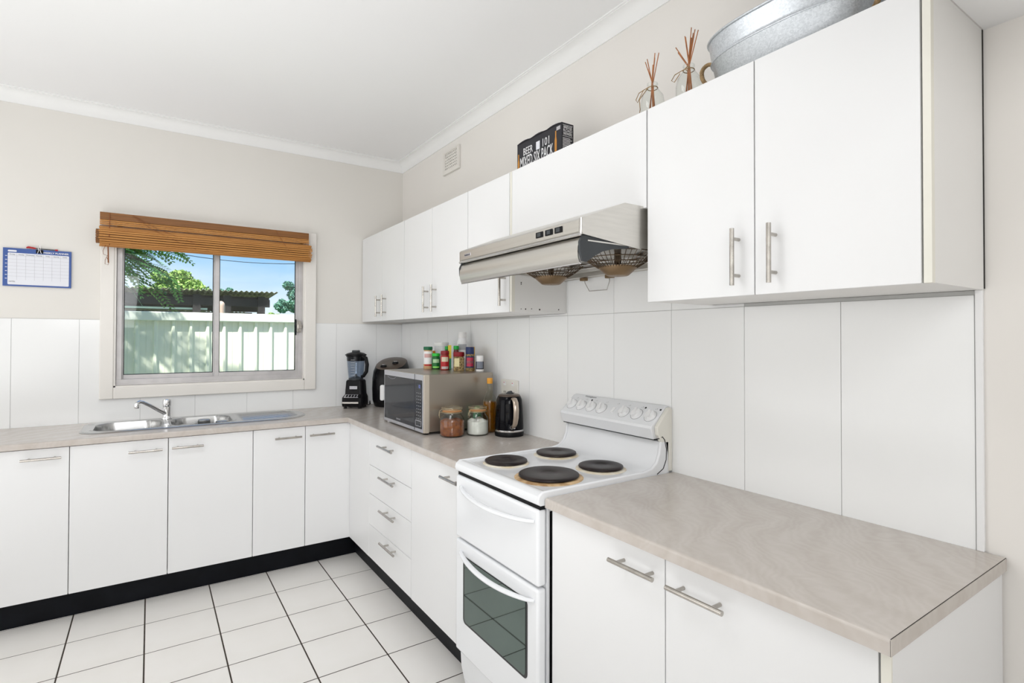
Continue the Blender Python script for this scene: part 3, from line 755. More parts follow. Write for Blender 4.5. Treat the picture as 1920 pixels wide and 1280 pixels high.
# underside pan and filters
mb = MB(); mb.box(-.545, -.020, HY0+.004, HY1-.004, 1.672, 1.676); mb.box(-.055, -.020, HY0+.004, HY1-.004, 1.650, 1.672)
obj('underpan', mb, M_['hood'], hood, world=True)
mb = MB()
for x in (-.10, -.17, -.24): mb.box(x-.004, x+.004, HY0+.03, HY1-.03, 1.662, 1.672)
obj('pan_rail', mb, M_['hoodlip'], hood, world=True, bev=.001)
for (cx, cy) in ((-.300, -2.630), (-.300, -2.262)):
    mb = MB(); nsp = 44; zt, zm, rt, rm = 1.668, 1.622, .128, .064
    for i in range(nsp):
        a = 2*PI*i/nsp; mb.tube([(cx+rt*math.cos(a), cy+rt*math.sin(a), zt), (cx+(rt+rm)/2*math.cos(a), cy+(rt+rm)/2*math.sin(a), zm+.020), (cx+rm*math.cos(a), cy+rm*math.sin(a), zm)], .0013, 4)
    for q, z in ((rt, zt), (.110, 1.652), (.090, 1.638)): mb.tube([(cx+q*math.cos(2*PI*i/36), cy+q*math.sin(2*PI*i/36), z) for i in range(36)], .0017, 5, True)
    w = obj('fan_guard', mb, M_['bronze'], hood, world=True)
    mb = MB().lathe([(rm+.002, zm+.004), (rm, zm-.001), (.038, zm-.024), (.034, zm-.026), (.004, zm-.026)], (cx, cy, 0), 32, cap=False)
    mb.lathe([(rm-.002, zm+.003), (.034, zm-.022), (.004, zm-.022)], (cx, cy, 0), 32, cap=False)
    obj('guard_cone', mb, M_['bronze2'], w, world=True, smooth=30)
    mb = MB().lathe([(.012, 1.672), (.012, 1.64), (.008, 1.635)], (cx, cy, 0), 16)
    obj('fan', mb, M_['bronze'], w, world=True)
mb = MB().tube([(-.03, -2.158, 1.648), (-.03, -2.158, 1.628), (-.022, -2.178, 1.590), (-.022, -2.288, 1.588), (-.03, -2.312, 1.622), (-.03, -2.312, 1.645)], .0018, 6)
obj('wire_loop', mb, M_['steel'], hood, world=True)
mb = MB(); mb.box(-.045, -.022, -2.170, -2.140, 1.636, 1.649)
obj('loop_clip', mb, M_['bronze2'], hood, world=True, bev=.002)
mb = MB(); mb.box(-.045, -.022, -2.335, -2.298, 1.634, 1.649); obj('loop_clip', mb, M_['bronze2'], hood, world=True, bev=.002)
mb = MB(); mb.box(-.25, -.02, -2.7715, -2.758, 1.665, 1.80); obj('end_gap_shade', mb, M_['bronze'], hood, world=True)  # dark strip put in for the shaded gap between hood and cupboard

# ================================================================== STOVE
stove = thing('stove', 'white freestanding electric stove with four solid hotplates', 'stove', (-.3, -2.34, 0))
SY0, SY1 = -2.612, -2.068; SC = (SY0+SY1)/2
mb = MB(); mb.box(-.585, -.012, SY0+.004, SY1-.004, .045, .862); obj('body', mb, M_['enamel'], stove, world=True, bev=.002)
mb = MB(); mb.box(-.575, -.03, SY0-.0006+.0036, SY0+.0035, .02, .84); obj('side_gap_shade', mb, M_['black'], stove, world=True)  # black sheet painting the shade of the gap beside the stove
for (x, y) in ((-.55, SY0+.04), (-.55, SY1-.04), (-.06, SY0+.04), (-.06, SY1-.04)):
    mb = MB().lathe([(.016, 0), (.014, .05)], (x, y, 0), 12); obj('foot', mb, M_['black'], stove, world=True)
# cooktop tray and hood sheet: one profile swept in Y
def rim_profile():
    pr = [(-.612, .862), (-.622, .868), (-.626, .880), (-.622, .894), (-.610, .903), (-.596, .9045), (-.585, .9005), (-.575, .899), (-.16, .899)]
    for k in range(7): t = k/6*PI/2; pr.append((-.145 + .085*math.sin(t) , .899 + .085*(1-math.cos(t))))
    pr += [(-.056, 1.002), (-.040, 1.010), (-.012, 1.010), (-.012, .862)]
    return pr
mb = MB(); mb.prism(rim_profile(), 1, SY0+.004, SY1-.004)
ct = obj('cooktop', mb, M_['enamel'], stove, world=True, smooth=35, bev=.0)
for (a, b) in ((SY0-.001, SY0+.012), (SY1-.012, SY1+.001)):
    mb = MB(); mb.prism([(-.612, .862), (-.622, .868), (-.625, .880), (-.620, .894), (-.606, .9055), (-.15, .9055), (-.11, .912), (-.085, .93), (-.07, .96), (-.062, 1.004), (-.02, 1.004), (-.02, .862)], 1, a, b)
    obj('side_rim', mb, M_['enamel'], ct, world=True, bev=.004, seg=3, smooth=50)
# hotplates
for i, (x, y, r, mm, rw) in enumerate(((-.470, -2.198, .080, 'stain', .010), (-.216, -2.191, .080, 'stain', .014), (-.462, -2.458, .103, 'burnt', .018), (-.226, -2.468, .080, 'stain', .014))):
    z = .899
    mb = MB().lathe([(r-.004, 0), (r-.004, .0055), (r, .006), (r+.003, .009), (r+.002, .0135), (r-.002, .0155), (r-.014, .0162), (r*.30, .0158), (r*.28, .0148), (.005, .0148)], n=40)
    mb.v = [(p[0]+x, p[1]+y, p[2]+z) for p in mb.v]
    h = obj('hotplate', mb, M_['plate'], stove, world=True, smooth=35)
    mb = MB().lathe([(r+rw, .0003), (r+rw-.003, .0022), (r+.003, .0048), (r-.006, .005)], (x, y, z), 40)
    o = obj('spill_ring', mb, M_[mm], h, world=True, smooth=40)
# splashback control head
cp = [(-.084, 1.012), (-.098, 1.052), (-.095, 1.062), (-.086, 1.068), (-.018, 1.128), (-.008, 1.131), (.0, 1.128), (.0, .905), (-.014, .905), (-.014, 1.000), (-.05, 1.010)]
mb = MB(); mb.prism(cp, 1, SY0+.016, SY1-.002); head = obj('control_panel', mb, M_['enamel'], stove, world=True, smooth=30, bev=.003)
mb = MB(); mb.prism([(-.058, 1.0), (-.078, 1.030), (-.082, 1.060), (-.020, 1.124), (-.008, 1.127), (0, 1.12), (0, .89), (-.028, .89), (-.030, .955), (-.040, 1.0)], 1, SY0-.001, SY0+.016)
obj('end_panel', mb, M_['cream_metal'], stove, world=True, bev=.004, seg=3)
mb = MB(); mb.tube([(-.082, SY0+.0165, 1.012), (-.070, SY0+.003, 1.016), (-.056, SY0-.0015, 1.022), (-.044, SY0-.0015, 1.010), (-.034, SY0-.0015, .975), (-.036, SY0-.0015, .935), (-.052, SY0-.0015, .905), (-.085, SY0-.0015, .889)], .0016, 6)
obj('end_seam', mb, M_['black'], stove, world=True)
mb = MB(); mb.box(-.080, -.052, SY0+.016, SY1-.004, 1.0085, 1.0112); obj('shadow_seam', mb, M_['grey'], stove, world=True)
# knob frame on sloped face
P0, P1 = Vector((-.088, 0, 1.066)), Vector((-.018, 0, 1.128)); up = (P1-P0).normalized(); nrm = Vector((-up.z, 0, up.x)).normalized()
if nrm.x > 0: nrm = -nrm
def on_panel(y, t, d=0): return P0 + (P1-P0)*t + Vector((0, y, 0)) + nrm*d
def dial(y, t, r=.021):
    mb = MB().lathe([(r+.004, 0), (r+.004, .0012), (r+.001, .002), (r, .010), (r*.93, .0125), (.003, .013)], n=26)
    mb.box(-.0045, .0045, -r*.9, r*.9, .010, .0185)
    Mx = Matrix((Vector((0, -1, 0)), up, nrm)).transposed().to_4x4(); rz = Matrix.Rotation(random.uniform(.2, .6), 4, 'Z')
    Mx.translation = on_panel(y, t, .0002)
    return mb.xf(Mx @ rz)
ky = [-2.108, -2.170, -2.232, -2.296, -2.424, -2.491, -2.560]
for y in ky:
    kb = obj('knob', dial(y, .40), M_['white'], stove, world=True, smooth=35)
    mb = MB(); n = 20; R0 = .0262
    mb.tube([on_panel(y, .40, .0006) + Vector((0, -1, 0))*R0*math.cos(2*PI*i/n) + up*R0*math.sin(2*PI*i/n) for i in range(n)], .0006, 4, True)
    obj('dial_ring', mb, M_['midgrey'], kb, world=True)
mb = MB(); mb.box(-.007, .007, -.014, .014, 0, .003)
Mx = Matrix((Vector((0, -1, 0)), up, nrm)).transposed().to_4x4(); Mx.translation = on_panel(-2.362, .42)
obj('clock_switch', mb.xf(Mx), M_['white'], stove, world=True, bev=.0008)
for (y, t_) in ((-2.208, .80), (-2.512, .80), (-2.585, .80)):
    mb = MB().lathe([(.0042, 0), (.004, .001)], n=12); Mx = Matrix((Vector((0, -1, 0)), up, nrm)).transposed().to_4x4(); Mx.translation = on_panel(y, t_, .0001)
    obj('indicator_lamp', mb.xf(Mx), M_['black'], stove, world=True)
tm = text_mb('Westinghouse', .0125, on_panel(-2.150, .94, .0004), (0, -1, 0), up, .0003)
obj('lettering', tm, M_['midgrey'], stove, world=True)
mb = MB()
for y in ky + [-2.362]:
    p = on_panel(y-.008, .80, .0003); mb.tube([p, p+up*.004], .0009, 4); p = on_panel(y-.002, .78, .0003); mb.tube([p, p+up*.003], .0008, 4)
obj('dial_marks', mb, M_['midgrey'], stove, world=True)
# doors
def odoor(name, z0, z1, x=-.622):
    mb = MB(); mb.box(x, -.588, SY0+.002, SY1-.004, z0, z1)
    return obj(name, mb, M_['enamel'], stove, world=True, bev=.009, seg=4, smooth=50)
gd = odoor('grill_door', .612, .850); od = odoor('oven_door', .176, .604)
mb = MB(); mb.box(-.612, -.590, SY0+.006, SY1-.006, .849, .866); obj('door_gap', mb, M_['black'], stove, world=True)
mb = MB(); mb.prism([(-.600, .165), (-.596, .10), (-.578, .02), (-.56, .02), (-.56, .168), (-.60, .168)], 1, SY0+.006, SY1-.006); obj('kick_panel', mb, M_['enamel'], stove, world=True, smooth=40)
def arc_handle(par, z, sag):
    n = 20; y0, y1 = -2.112, -2.592; pts = []; rr = []
    for i in range(n+1):
        t = i/n; s = math.sin(PI*t)**.6 if 0 < t < 1 else 0
        pts.append((-.620 - .040*s, y0+(y1-y0)*t, z - sag*math.sin(PI*t))); rr.append(.0105 - .0035*abs(2*t-1)**3)
    mb = MB().tube(pts, rr, 12, flat=.75); return obj('handle', mb, M_['enamel'], par, world=True, smooth=60)
arc_handle(gd, .812, .012); arc_handle(od, .566, .012)
def rrect(y0, y1, z0, z1, r, n=5):
    out = []
    for (cy, cz, a0) in ((y1-r, z1-r, 0), (y0+r, z1-r, 90), (y0+r, z0+r, 180), (y1-r, z0+r, 270)):
        for k in range(n+1): a = math.radians(a0+90*k/n); out.append((cy+r*math.cos(a), cz+r*math.sin(a)))
    return out
mb = MB(); mb.prism(rrect(-2.556, -2.136, .302, .555, .018), 0, -.6236, -.615); wf = obj('window_border', mb, M_['ovenblack'], od, world=True)
mb = MB(); mb.prism(rrect(-2.547, -2.147, .310, .552, .014), 0, -.6246, -.6232); obj('window_glass', mb, M_['ovenglass'], od, world=True)

# ================================================================== SMALL WALL FITTINGS
t = thing('power_outlet', 'cream double power point behind the kettle', 'outlet', (-.003, -1.527, 1.12))
mb = MB(); mb.box(-.012, -.0005, -1.607, -1.447, 1.062, 1.158); pl = obj('plate', mb, M_['beige_plastic'], t, world=True, bev=.003)
for y in (-1.487, -1.567):
    mb = MB(); mb.box(-.018, -.011, y-.008, y+.008, 1.126, 1.146); obj('switch', mb, M_['white'], t, world=True, bev=.002)
    mb = MB()
    for dy, a in ((-.008, .5), (.008, -.5), (0, 0)):
        mb.box(-.0135, -.011, y+dy-.0015, y+dy+.0015, 1.085 if a else 1.075, 1.096 if a else 1.084)
    obj('socket_slot', mb, M_['black'], t, world=True)
mb = MB(); mb.box(-.0185, -.0178, -1.491, -1.483, 1.140, 1.144); mb.box(-.0185, -.0178, -1.571, -1.563, 1.140, 1.144); obj('switch_mark', mb, M_['red'], t, world=True)

t = thing('wall_vent', 'cream square plaster air vent on the wall above the cupboards', 'vent', (.006, -.83, 2.54))
vy0, vy1, vz0, vz1 = -.940, -.718, 2.462, 2.610
mb = MB(); mb.box(.0035, .006, vy0+.015, vy1-.015, vz0+.01, vz1-.01); obj('backing', mb, M_['dark'], t, world=True)
mb = MB(); ny, nz_ = 8, 6; gy0, gy1, gz0, gz1 = -.915, -.745, 2.488, 2.600
mb.box(-.010, .0045, vy0, gy0, vz0, vz1); mb.box(-.010, .0045, gy1, vy1, vz0, vz1); mb.box(-.010, .0045, gy0, gy1, vz0, gz0); mb.box(-.010, .0045, gy0, gy1, gz1, vz1)
for i in range(ny+1):
    y = gy0+(gy1-gy0)*i/ny; mb.box(-.006, .0045, y-.0045, y+.0045, gz0, gz1)
for i in range(nz_+1):
    z = gz0+(gz1-gz0)*i/nz_; mb.box(-.0055, .0045, gy0, gy1, z-.0045, z+.0045)
obj('grille', mb, M_['vent'], t, world=True)

# weekly planner
pl = thing('weekly_planner', 'blue-bordered weekly planner board hung left of the window', 'planner', (-2.143, .004, 1.765))
px0, px1, pz0, pz1 = -2.287, -1.999, 1.661, 1.868
mb = MB(); mb.box(px0, px1, -.004, .0055, pz0, pz1); obj('board', mb, M_['navy'], pl, world=True, bev=.001)
qx0, qx1, qz0, qz1 = px0+.020, px1-.010, pz0+.008, pz1-.026
mb = MB(); mb.prism([(a, b) for a, b in rrect(qx0, qx1, qz0, qz1, .005)], 1, -.0052, -.0035); obj('page', mb, M_['paper'], pl, world=True)
mb = MB(); mb.prism(rrect(px0+.020, px0+.056, pz1-.021, pz1-.011, .004), 1, -.005, -.0035); obj('month_box', mb, M_['paper'], pl, world=True)
mb = MB(); cw = (qx1-qx0)/7
for i in range(1, 7): mb.box(qx0+i*cw-.0004, qx0+i*cw+.0004, -.0057, -.0051, qz0+.026, qz1-.002)
for i in range(7): z = qz1-.016-i*.0185; mb.box(qx0, qx1, -.0057, -.0051, z-.0004, z+.0004)
obj('ruled_lines', mb, M_['line'], pl, world=True)
obj('title', text_mb('WEEKLY PLANNER', .0125, (px1-.012, -.0042, pz1-.0195), (1, 0, 0), (0, 0, 1), align='RIGHT', xs=1.08, bold=.0003), M_['whiteink'], pl, world=True)
mb = MB()
for i, dname in enumerate(('Monday', 'Tuesday', 'Wednesday', 'Thursday', 'Friday', 'Saturday', 'Sunday')):
    q = text_mb(dname, .0072, (qx0+(i+.5)*cw, -.0053, qz1-.011), (1, 0, 0), (0, 0, 1), align='CENTER'); mb.add(q.v, q.f)
q = text_mb('NOTES:', .0078, (qx0+.005, -.0053, qz0+.014), (1, 0, 0), (0, 0, 1)); mb.add(q.v, q.f)
obj('lettering', mb, M_['ink'], pl, world=True)
mb = MB()
for i in range(7): mb.box(px0+.0095, px0+.0175, -.0046, -.0038, pz1-.045-i*.0205, pz1-.042-i*.0205)
obj('side_marks', mb, M_['whiteink'], pl, world=True)
t = thing('binder_clip', 'black binder clip holding the top edge of the planner', 'clip', (-2.137, -.005, 1.865))
mb = MB(); mb.prism([(-.0125, 1.848), (-.0065, 1.872), (-.0015, 1.872), (-.004, 1.848)], 0, -2.151, -2.121)
mb = MB(); mb.box(-2.151, -2.121, -.0095, -.0048, 1.847, 1.866); obj('jaw', mb, M_['black'], t, world=True, bev=.002)
mb = MB().tube([(-2.144, -.011, 1.845), (-2.139, -.012, 1.866), (-2.142, -.010, 1.876), (-2.139, -.008, 1.891), (-2.135, -.008, 1.891), (-2.132, -.010, 1.876), (-2.134, -.012, 1.866), (-2.128, -.011, 1.845)], .0011, 6)
obj('wire_arm', mb, M_['chrome'], t, world=True)
t = thing('marker_pen', 'red-capped marker pen lying along the top of the planner', 'pen', (-2.12, -.002, 1.873))
mb = MB().tube([(-2.192, -.004, 1.8745), (-2.184, -.004, 1.878), (-2.165, -.004, 1.8755), (-2.152, -.004, 1.873)], [.004, .0065, .006, .004], 12, flat=.8); obj('cap', mb, M_['red'], t, world=True, smooth=50)
mb = MB().tube([(-2.152, -.004, 1.873), (-2.070, -.004, 1.8715)], .0026, 10); obj('barrel', mb, M_['grey'], t, world=True, smooth=50)
mb = MB().tube([(-2.070, -.004, 1.8715), (-2.058, -.004, 1.8712)], .0045, 10); obj('end_cap', mb, M_['red'], t, world=True, smooth=50)

# ================================================================== BAMBOO BLIND
bl = thing('bamboo_blind', 'rolled-up orange bamboo blind across the top of the window', 'blind', (-1.29, -.06, 1.93))
bx0, bx1 = -1.868, -.712
mb = MB(); mb.prism([(-.024, 2.064), (-.062, 2.064), (-.064, 2.070), (-.064, 2.106), (-.024, 2.106)], 0, bx0, bx1)
obj('head_rail', mb, M_['bamboodark'], bl, world=True, bev=.002)
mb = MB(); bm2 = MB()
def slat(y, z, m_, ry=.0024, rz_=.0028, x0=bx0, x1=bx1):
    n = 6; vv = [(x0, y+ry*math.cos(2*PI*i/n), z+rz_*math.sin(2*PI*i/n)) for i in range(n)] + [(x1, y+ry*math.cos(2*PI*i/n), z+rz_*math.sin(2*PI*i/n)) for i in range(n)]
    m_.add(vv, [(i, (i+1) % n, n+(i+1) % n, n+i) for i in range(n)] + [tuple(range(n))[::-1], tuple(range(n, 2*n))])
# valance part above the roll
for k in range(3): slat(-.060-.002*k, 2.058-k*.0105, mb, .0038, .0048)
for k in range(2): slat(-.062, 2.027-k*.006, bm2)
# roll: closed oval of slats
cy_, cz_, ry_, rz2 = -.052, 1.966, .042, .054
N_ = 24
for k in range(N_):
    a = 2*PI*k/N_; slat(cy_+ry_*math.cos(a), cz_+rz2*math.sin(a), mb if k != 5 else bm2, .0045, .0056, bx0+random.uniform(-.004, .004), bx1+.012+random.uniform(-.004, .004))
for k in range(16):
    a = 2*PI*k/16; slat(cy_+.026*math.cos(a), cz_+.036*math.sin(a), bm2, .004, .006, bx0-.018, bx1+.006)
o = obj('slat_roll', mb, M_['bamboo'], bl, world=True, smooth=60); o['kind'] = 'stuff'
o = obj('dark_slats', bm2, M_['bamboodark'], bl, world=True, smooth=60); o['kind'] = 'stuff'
mb = MB(); yy = cy_-ry_-.005
mb.tube([(-1.822, -.066, 2.10), (-1.822, -.072, 2.03), (-1.822, yy, 1.965), (-1.822, -.075, 1.915)], .0022, 5)
mb.tube([(-1.715, -.066, 2.102), (-1.62, -.075, 2.03), (-1.50, yy, 1.97), (-1.38, -.084, 1.925)], .0012, 5)
mb.tube([(-1.715, -.066, 2.102), (-1.58, -.075, 2.03), (-1.42, yy, 1.97), (-1.32, -.084, 1.925)], .0012, 5)
mb.tube([(-.925, -.066, 2.102), (-.885, -.076, 2.03), (-.85, yy, 1.97), (-.825, -.084, 1.93)], .0012, 5)
obj('lift_cord', mb, M_['cordbrown'], bl, world=True)
mb = MB().tube([(-1.840, -.07, 1.915), (-1.852, -.06, 1.882), (-1.850, -.055, 1.862), (-1.832, -.055, 1.856), (-1.842, -.055, 1.83), (-1.842, -.055, 1.806), (-1.828, -.055, 1.802), (-1.824, -.055, 1.818), (-1.834, -.055, 1.845)], .0013, 5)
mb.tube([(-1.829, -.06, 1.915), (-1.827, -.055, 1.815)], .0035, 6)
obj('pull_cord', mb, M_['cordbrown'], bl, world=True)

# ================================================================== APPLIANCES ON THE LEFT WORKTOP
CT = ZC + .0005
# blender
bd = thing('blender', 'black blender with clear graduated jug in the far corner', 'blender', (-.405, -.140, CT), -.60)
bd.scale = (.93, .93, .985)
def ring(w, d, r, n=5):
    return rrect(-w/2, w/2, -d/2, d/2, r, n)
def loft(secs, mb=None, cap=True):
    """secs: list of (poly2d, z, dx, dy)"""
    mb = mb or MB(); n = len(secs[0][0]); v = []; f = []
    for (pl2, z, dx, dy) in secs: v += [(p[0]+dx, p[1]+dy, z) for p in pl2]
    for k in range(len(secs)-1):
        for i in range(n): f.append((k*n+i, k*n+(i+1) % n, (k+1)*n+(i+1) % n, (k+1)*n+i))
    if cap: f += [tuple(range(n))[::-1], tuple(range((len(secs)-1)*n, len(secs)*n))]
    return mb.add(v, f)
mb = loft([(ring(.155, .165, .02), .014, 0, -.004), (ring(.160, .175, .022), .03, 0, -.006), (ring(.158, .172, .022), .075, 0, -.006), (ring(.138, .128, .022), .098, 0, .012), (ring(.128, .118, .024), .190, 0, .014), (ring(.118, .108, .03), .199, 0, .014)])
obj('motor_base', mb, M_['black'], bd, smooth=35)
for (x, y) in ((-.055, -.07), (.055, -.07), (-.055, .06), (.055, .06)):
    obj('foot', MB().lathe([(.012, 0), (.010, .018)], (x, y, 0), 10), M_['black'], bd)
mb = MB(); mb.box(-.072, .050, -.0955, -.090, .036, .049); obj('chrome_strip', mb, M_['steel'], bd, bev=.001)
mb = MB(); mb.box(-.030, .028, -.0515, -.040, .135, .156); o = obj('badge', mb, M_['mwframe'], bd, bev=.001)
obj('badge_text', text_mb('KitchenAid', .0105, (-.027, -.0516, .1425), (1, 0, 0), (0, 0, 1)), M_['ink'], bd)
# sloped button panel
mb = MB(); mb.add([(-.060, -.0935, .0785), (.048, -.0935, .0785), (.040, -.058, .0975), (-.056, -.058, .0975)], [(0, 1, 2, 3)]); mb.v += []
o = obj('button_panel', mb, M_['mwframe'], bd); s = o.modifiers.new('t', 'SOLIDIFY'); s.thickness = .0016; s.offset = 0
for k in range(5):
    x = -.048+k*.022; mb = MB(); mb.add([(x, -.088, .0835), (x+.015, -.088, .0835), (x+.014, -.066, .0955), (x+.001, -.066, .0955)], [(0, 1, 2, 3)])
    o = obj('button', mb, M_['black'], bd); s = o.modifiers.new('t', 'SOLIDIFY'); s.thickness = .002; s.offset = 0
mb = MB().lathe([(.052, .199), (.054, .205), (.058, .24), (.064, .30), (.070, .372), (.071, .378)], (0, .010, 0), 28, cap=False)
mb.lathe([(.049, .206), (.055, .24), (.061, .30), (.067, .372)], (0, .010, 0), 28, cap=False)
jug = obj('jug', mb, M_['blendglass'], bd, smooth=40)
mb = MB().lathe([(.053, .197), (.055, .210), (.035, .216), (.01, .225), (.006, .24)], (0, .010, 0), 24); obj('blade_collar', mb, M_['grey'], bd, smooth=30)
mb = MB()
for k in range(7):
    z = .235+k*.018; mb.box(-.018, .010, -.0565-.0008*k-.001, -.0555-.0008*k, z, z+.0012)
obj('scale_marks', mb, M_['whiteink'], jug)
mb = MB().lathe([(.072, .366), (.0745, .372), (.0745, .384), (.060, .392), (.035, .397), (.033, .398)], (0, .010, 0), 28)
mb.lathe([(.0665, .335), (.069, .366)], (0, .010, 0), 28)
mb.box(-.08, .08, .0, .02, .374, .382)
lid = obj('lid', mb, M_['black'], bd, smooth=35)
mb = MB().lathe([(.030, .398), (.030, .408), (.026, .412), (.004, .412)], (0, .010, 0), 20); obj('lid_cap', mb, M_['grey'], lid, smooth=35)
mb = MB().tube([(.055, -.020, .370), (.088, -.030, .355), (.098, -.033, .31), (.092, -.031, .26), (.068, -.022, .228), (.050, -.015, .222)], [.012, .012, .0115, .011, .010, .008], 10, flat=1.3)
obj('handle', mb, M_['black'], bd, smooth=60)
mb = MB().tube([(-.330, -.085, CT+.012), (-.300, -.075, CT+.045), (-.305, -.075, CT+.08), (-.32, -.08, CT+.05), (-.295, -.085, CT+.006), (-.27, -.07, CT+.004), (-.262, -.055, CT+.030), (-.255, -.05, CT+.004)], .0032, 6)
mb.xf(Matrix.Rotation(.60, 4, 'Z') @ Matrix.Translation((.405, .140, -CT)))
obj('power_cord', mb, M_['black'], bd, smooth=60)

# air fryer: rounded body with a top sloping to the front
af = thing('air_fryer', 'black egg-shaped air fryer with brown-grey top half hidden behind the microwave', 'air fryer', (-.155, -.185, CT), -.75)
n = 36; secs = [(.0, .108, .0), (.008, .116, 0), (.05, .128, 0), (.13, .131, 0), (.20, .129, .25), (.245, .122, .6), (.272, .108, 1.0)]
mb = MB(); v = []; f = []
for (z, r, s) in secs:
    for i in range(n):
        a = 2*PI*i/n; c, sn_ = math.cos(a), math.sin(a); x, y = r*math.copysign(abs(c)**.85, c), r*1.04*math.copysign(abs(sn_)**.85, sn_)
        v.append((x, y, z + s*(y*.36 + .035)))
for k in range(len(secs)-1):
    for i in range(n): f.append((k*n+i, k*n+(i+1) % n, (k+1)*n+(i+1) % n, (k+1)*n+i))
f.append(tuple(range(n))[::-1])
mb.add(v, f); topring = v[-n:]
obj('body', mb, M_['fryer'], af, smooth=60)
mb = MB(); c = Vector((0, 0, .272+.035))
v = [Vector(p) for p in topring] + [c + (Vector(p)-c)*.93 + Vector((0, 0, .005)) for p in topring] + [c + (Vector(p)-c)*.5 + Vector((0, 0, .007)) for p in topring] + [c + Vector((0, 0, .007))]
f = [(k*n+i, k*n+(i+1) % n, (k+1)*n+(i+1) % n, (k+1)*n+i) for k in (0, 1) for i in range(n)] + [(2*n+i, 2*n+(i+1) % n, 3*n) for i in range(n)]
mb.add(v, f); obj('top_panel', mb, M_['fryertop'], af, smooth=50)
for (x, y) in ((-.030, -.070), (.035, -.010)):
    z = .272 + y*.36 + .035 + .004
    mb = MB().lathe([(.024, 0), (.022, .010), (.018, .014), (.003, .014)], (x, y, z), 20); k = obj('dial', mb, M_['black'], af, smooth=35)
    mb = MB(); mb.lathe([(.013, .0145), (.011, .018), (.003, .018)], (x, y, z), 16); obj('dial_cap', mb, M_['chrome'], k, smooth=35)
mb = MB(); mb.prism(rrect(-.016, .016, .055, .165, .013), 1, -.172, -.148); obj('basket_handle', mb, M_['white'], af, bev=.004, seg=3, smooth=50)
mb = MB(); mb.box(-.010, .010, -.150, -.122, .10, .15); obj('handle_neck', mb, M_['grey'], af)

# microwave
mw = thing('microwave', 'champagne steel microwave with smoked glass door on the worktop', 'microwave', (-.26, -1.148, CT))
mx0, mx1, my0, my1, mz0, mz1 = -.437, -.055, -1.432, -.866, .901, 1.195
mb = MB(); mb.box(mx0, mx1, my0, my1, mz0, mz1); obj('body', mb, M_['mwside'], mw, world=True, bev=.004, seg=3)
mb = MB(); mb.prism([(mx0, my0), (-.4615, my0+.006), (-.4635, my0+.014), (-.4635, my1-.004), (mx0, my1)], 2, mz0-.004, mz1-.001); obj('front_surround', mb, M_['mwtrim'], mw, world=True, bev=.001)
mb = MB(); mb.box(-.4645, -.4632, my0+.014, my1-.004, mz0-.003, mz1-.002); obj('front_bezel', mb, M_['mwframe'], mw, world=True)
mb = MB(); mb.prism(rrect(-1.3125, my1-.012, mz0+.014, mz1-.030, .004), 0, -.4655, -.462); dr = obj('door', mb, M_['mwglass'], mw, world=True)
mb = MB(); mb.box(-.4664, -.4650, -1.3135, -1.3115, mz0, mz1-.002); obj('door_seam', mb, M_['ink'], mw, world=True)
mb = MB(); mb.prism(rrect(-1.406, -1.3145, mz0+.014, mz1-.030, .004), 0, -.4655, -.462); cpn = obj('control_panel', mb, M_['mwglass'], mw, world=True)
mb = MB(); mb.prism(rrect(-1.392, -1.340, 1.118, 1.148, .003), 0, -.4665, -.465); dp = obj('display', mb, M_['grey'], cpn, world=True)
obj('display_digits', text_mb('12', .022, (-.4668, -1.366, 1.125), (0, -1, 0), (0, 0, 1)), M_['lcd'], cpn, world=True)
mb = MB()
for r_ in range(9):
    for c_ in range(3):
        y = -1.338-c_*.022; z = 1.095-r_*.0165; mb.box(-.4662, -.4654, y-.010, y-.001, z, z+.004)
obj('button_marks', mb, M_['midgrey'], cpn, world=True)
mb = MB()
y0, y1, z0, z1 = -1.398, -1.326, .926, .956
for q in ((y0, y1, z0, z0+.003), (y0, y1, z1-.003, z1), (y0, y0+.003, z0, z1), (y1-.003, y1, z0, z1)): mb.box(-.4666, -.4654, *q)
obj('open_button_outline', mb, M_['mwframe'], cpn, world=True)
obj('lettering', text_mb('SAMSUNG', .013, (-.4658, -1.062, .925), (0, -1, 0), (0, 0, 1)), M_['mwframe'], dr, world=True)
mb = MB(); mb.tube([(-.4662, -.93 - i*.012, 1.158 - .010*math.sin(PI*i/10)) for i in range(11)], .0008, 4); obj('pull_line', mb, M_['mwframe'], dr, world=True)
for (x, y) in ((-.44, -.90), (-.44, -1.395), (-.09, -.90), (-.09, -1.395)):
    mb = MB().lathe([(.014, CT), (.016, .903)], (x, y, 0), 12); obj('foot', mb, M_['white'] if y > -1 else M_['black'], mw, world=True)
mb = MB(); mb.box(mx0+.01, mx1-.01, my0+.01, my1-.01, .8985, .9015); obj('base_plate', mb, M_['black'], mw, world=True)

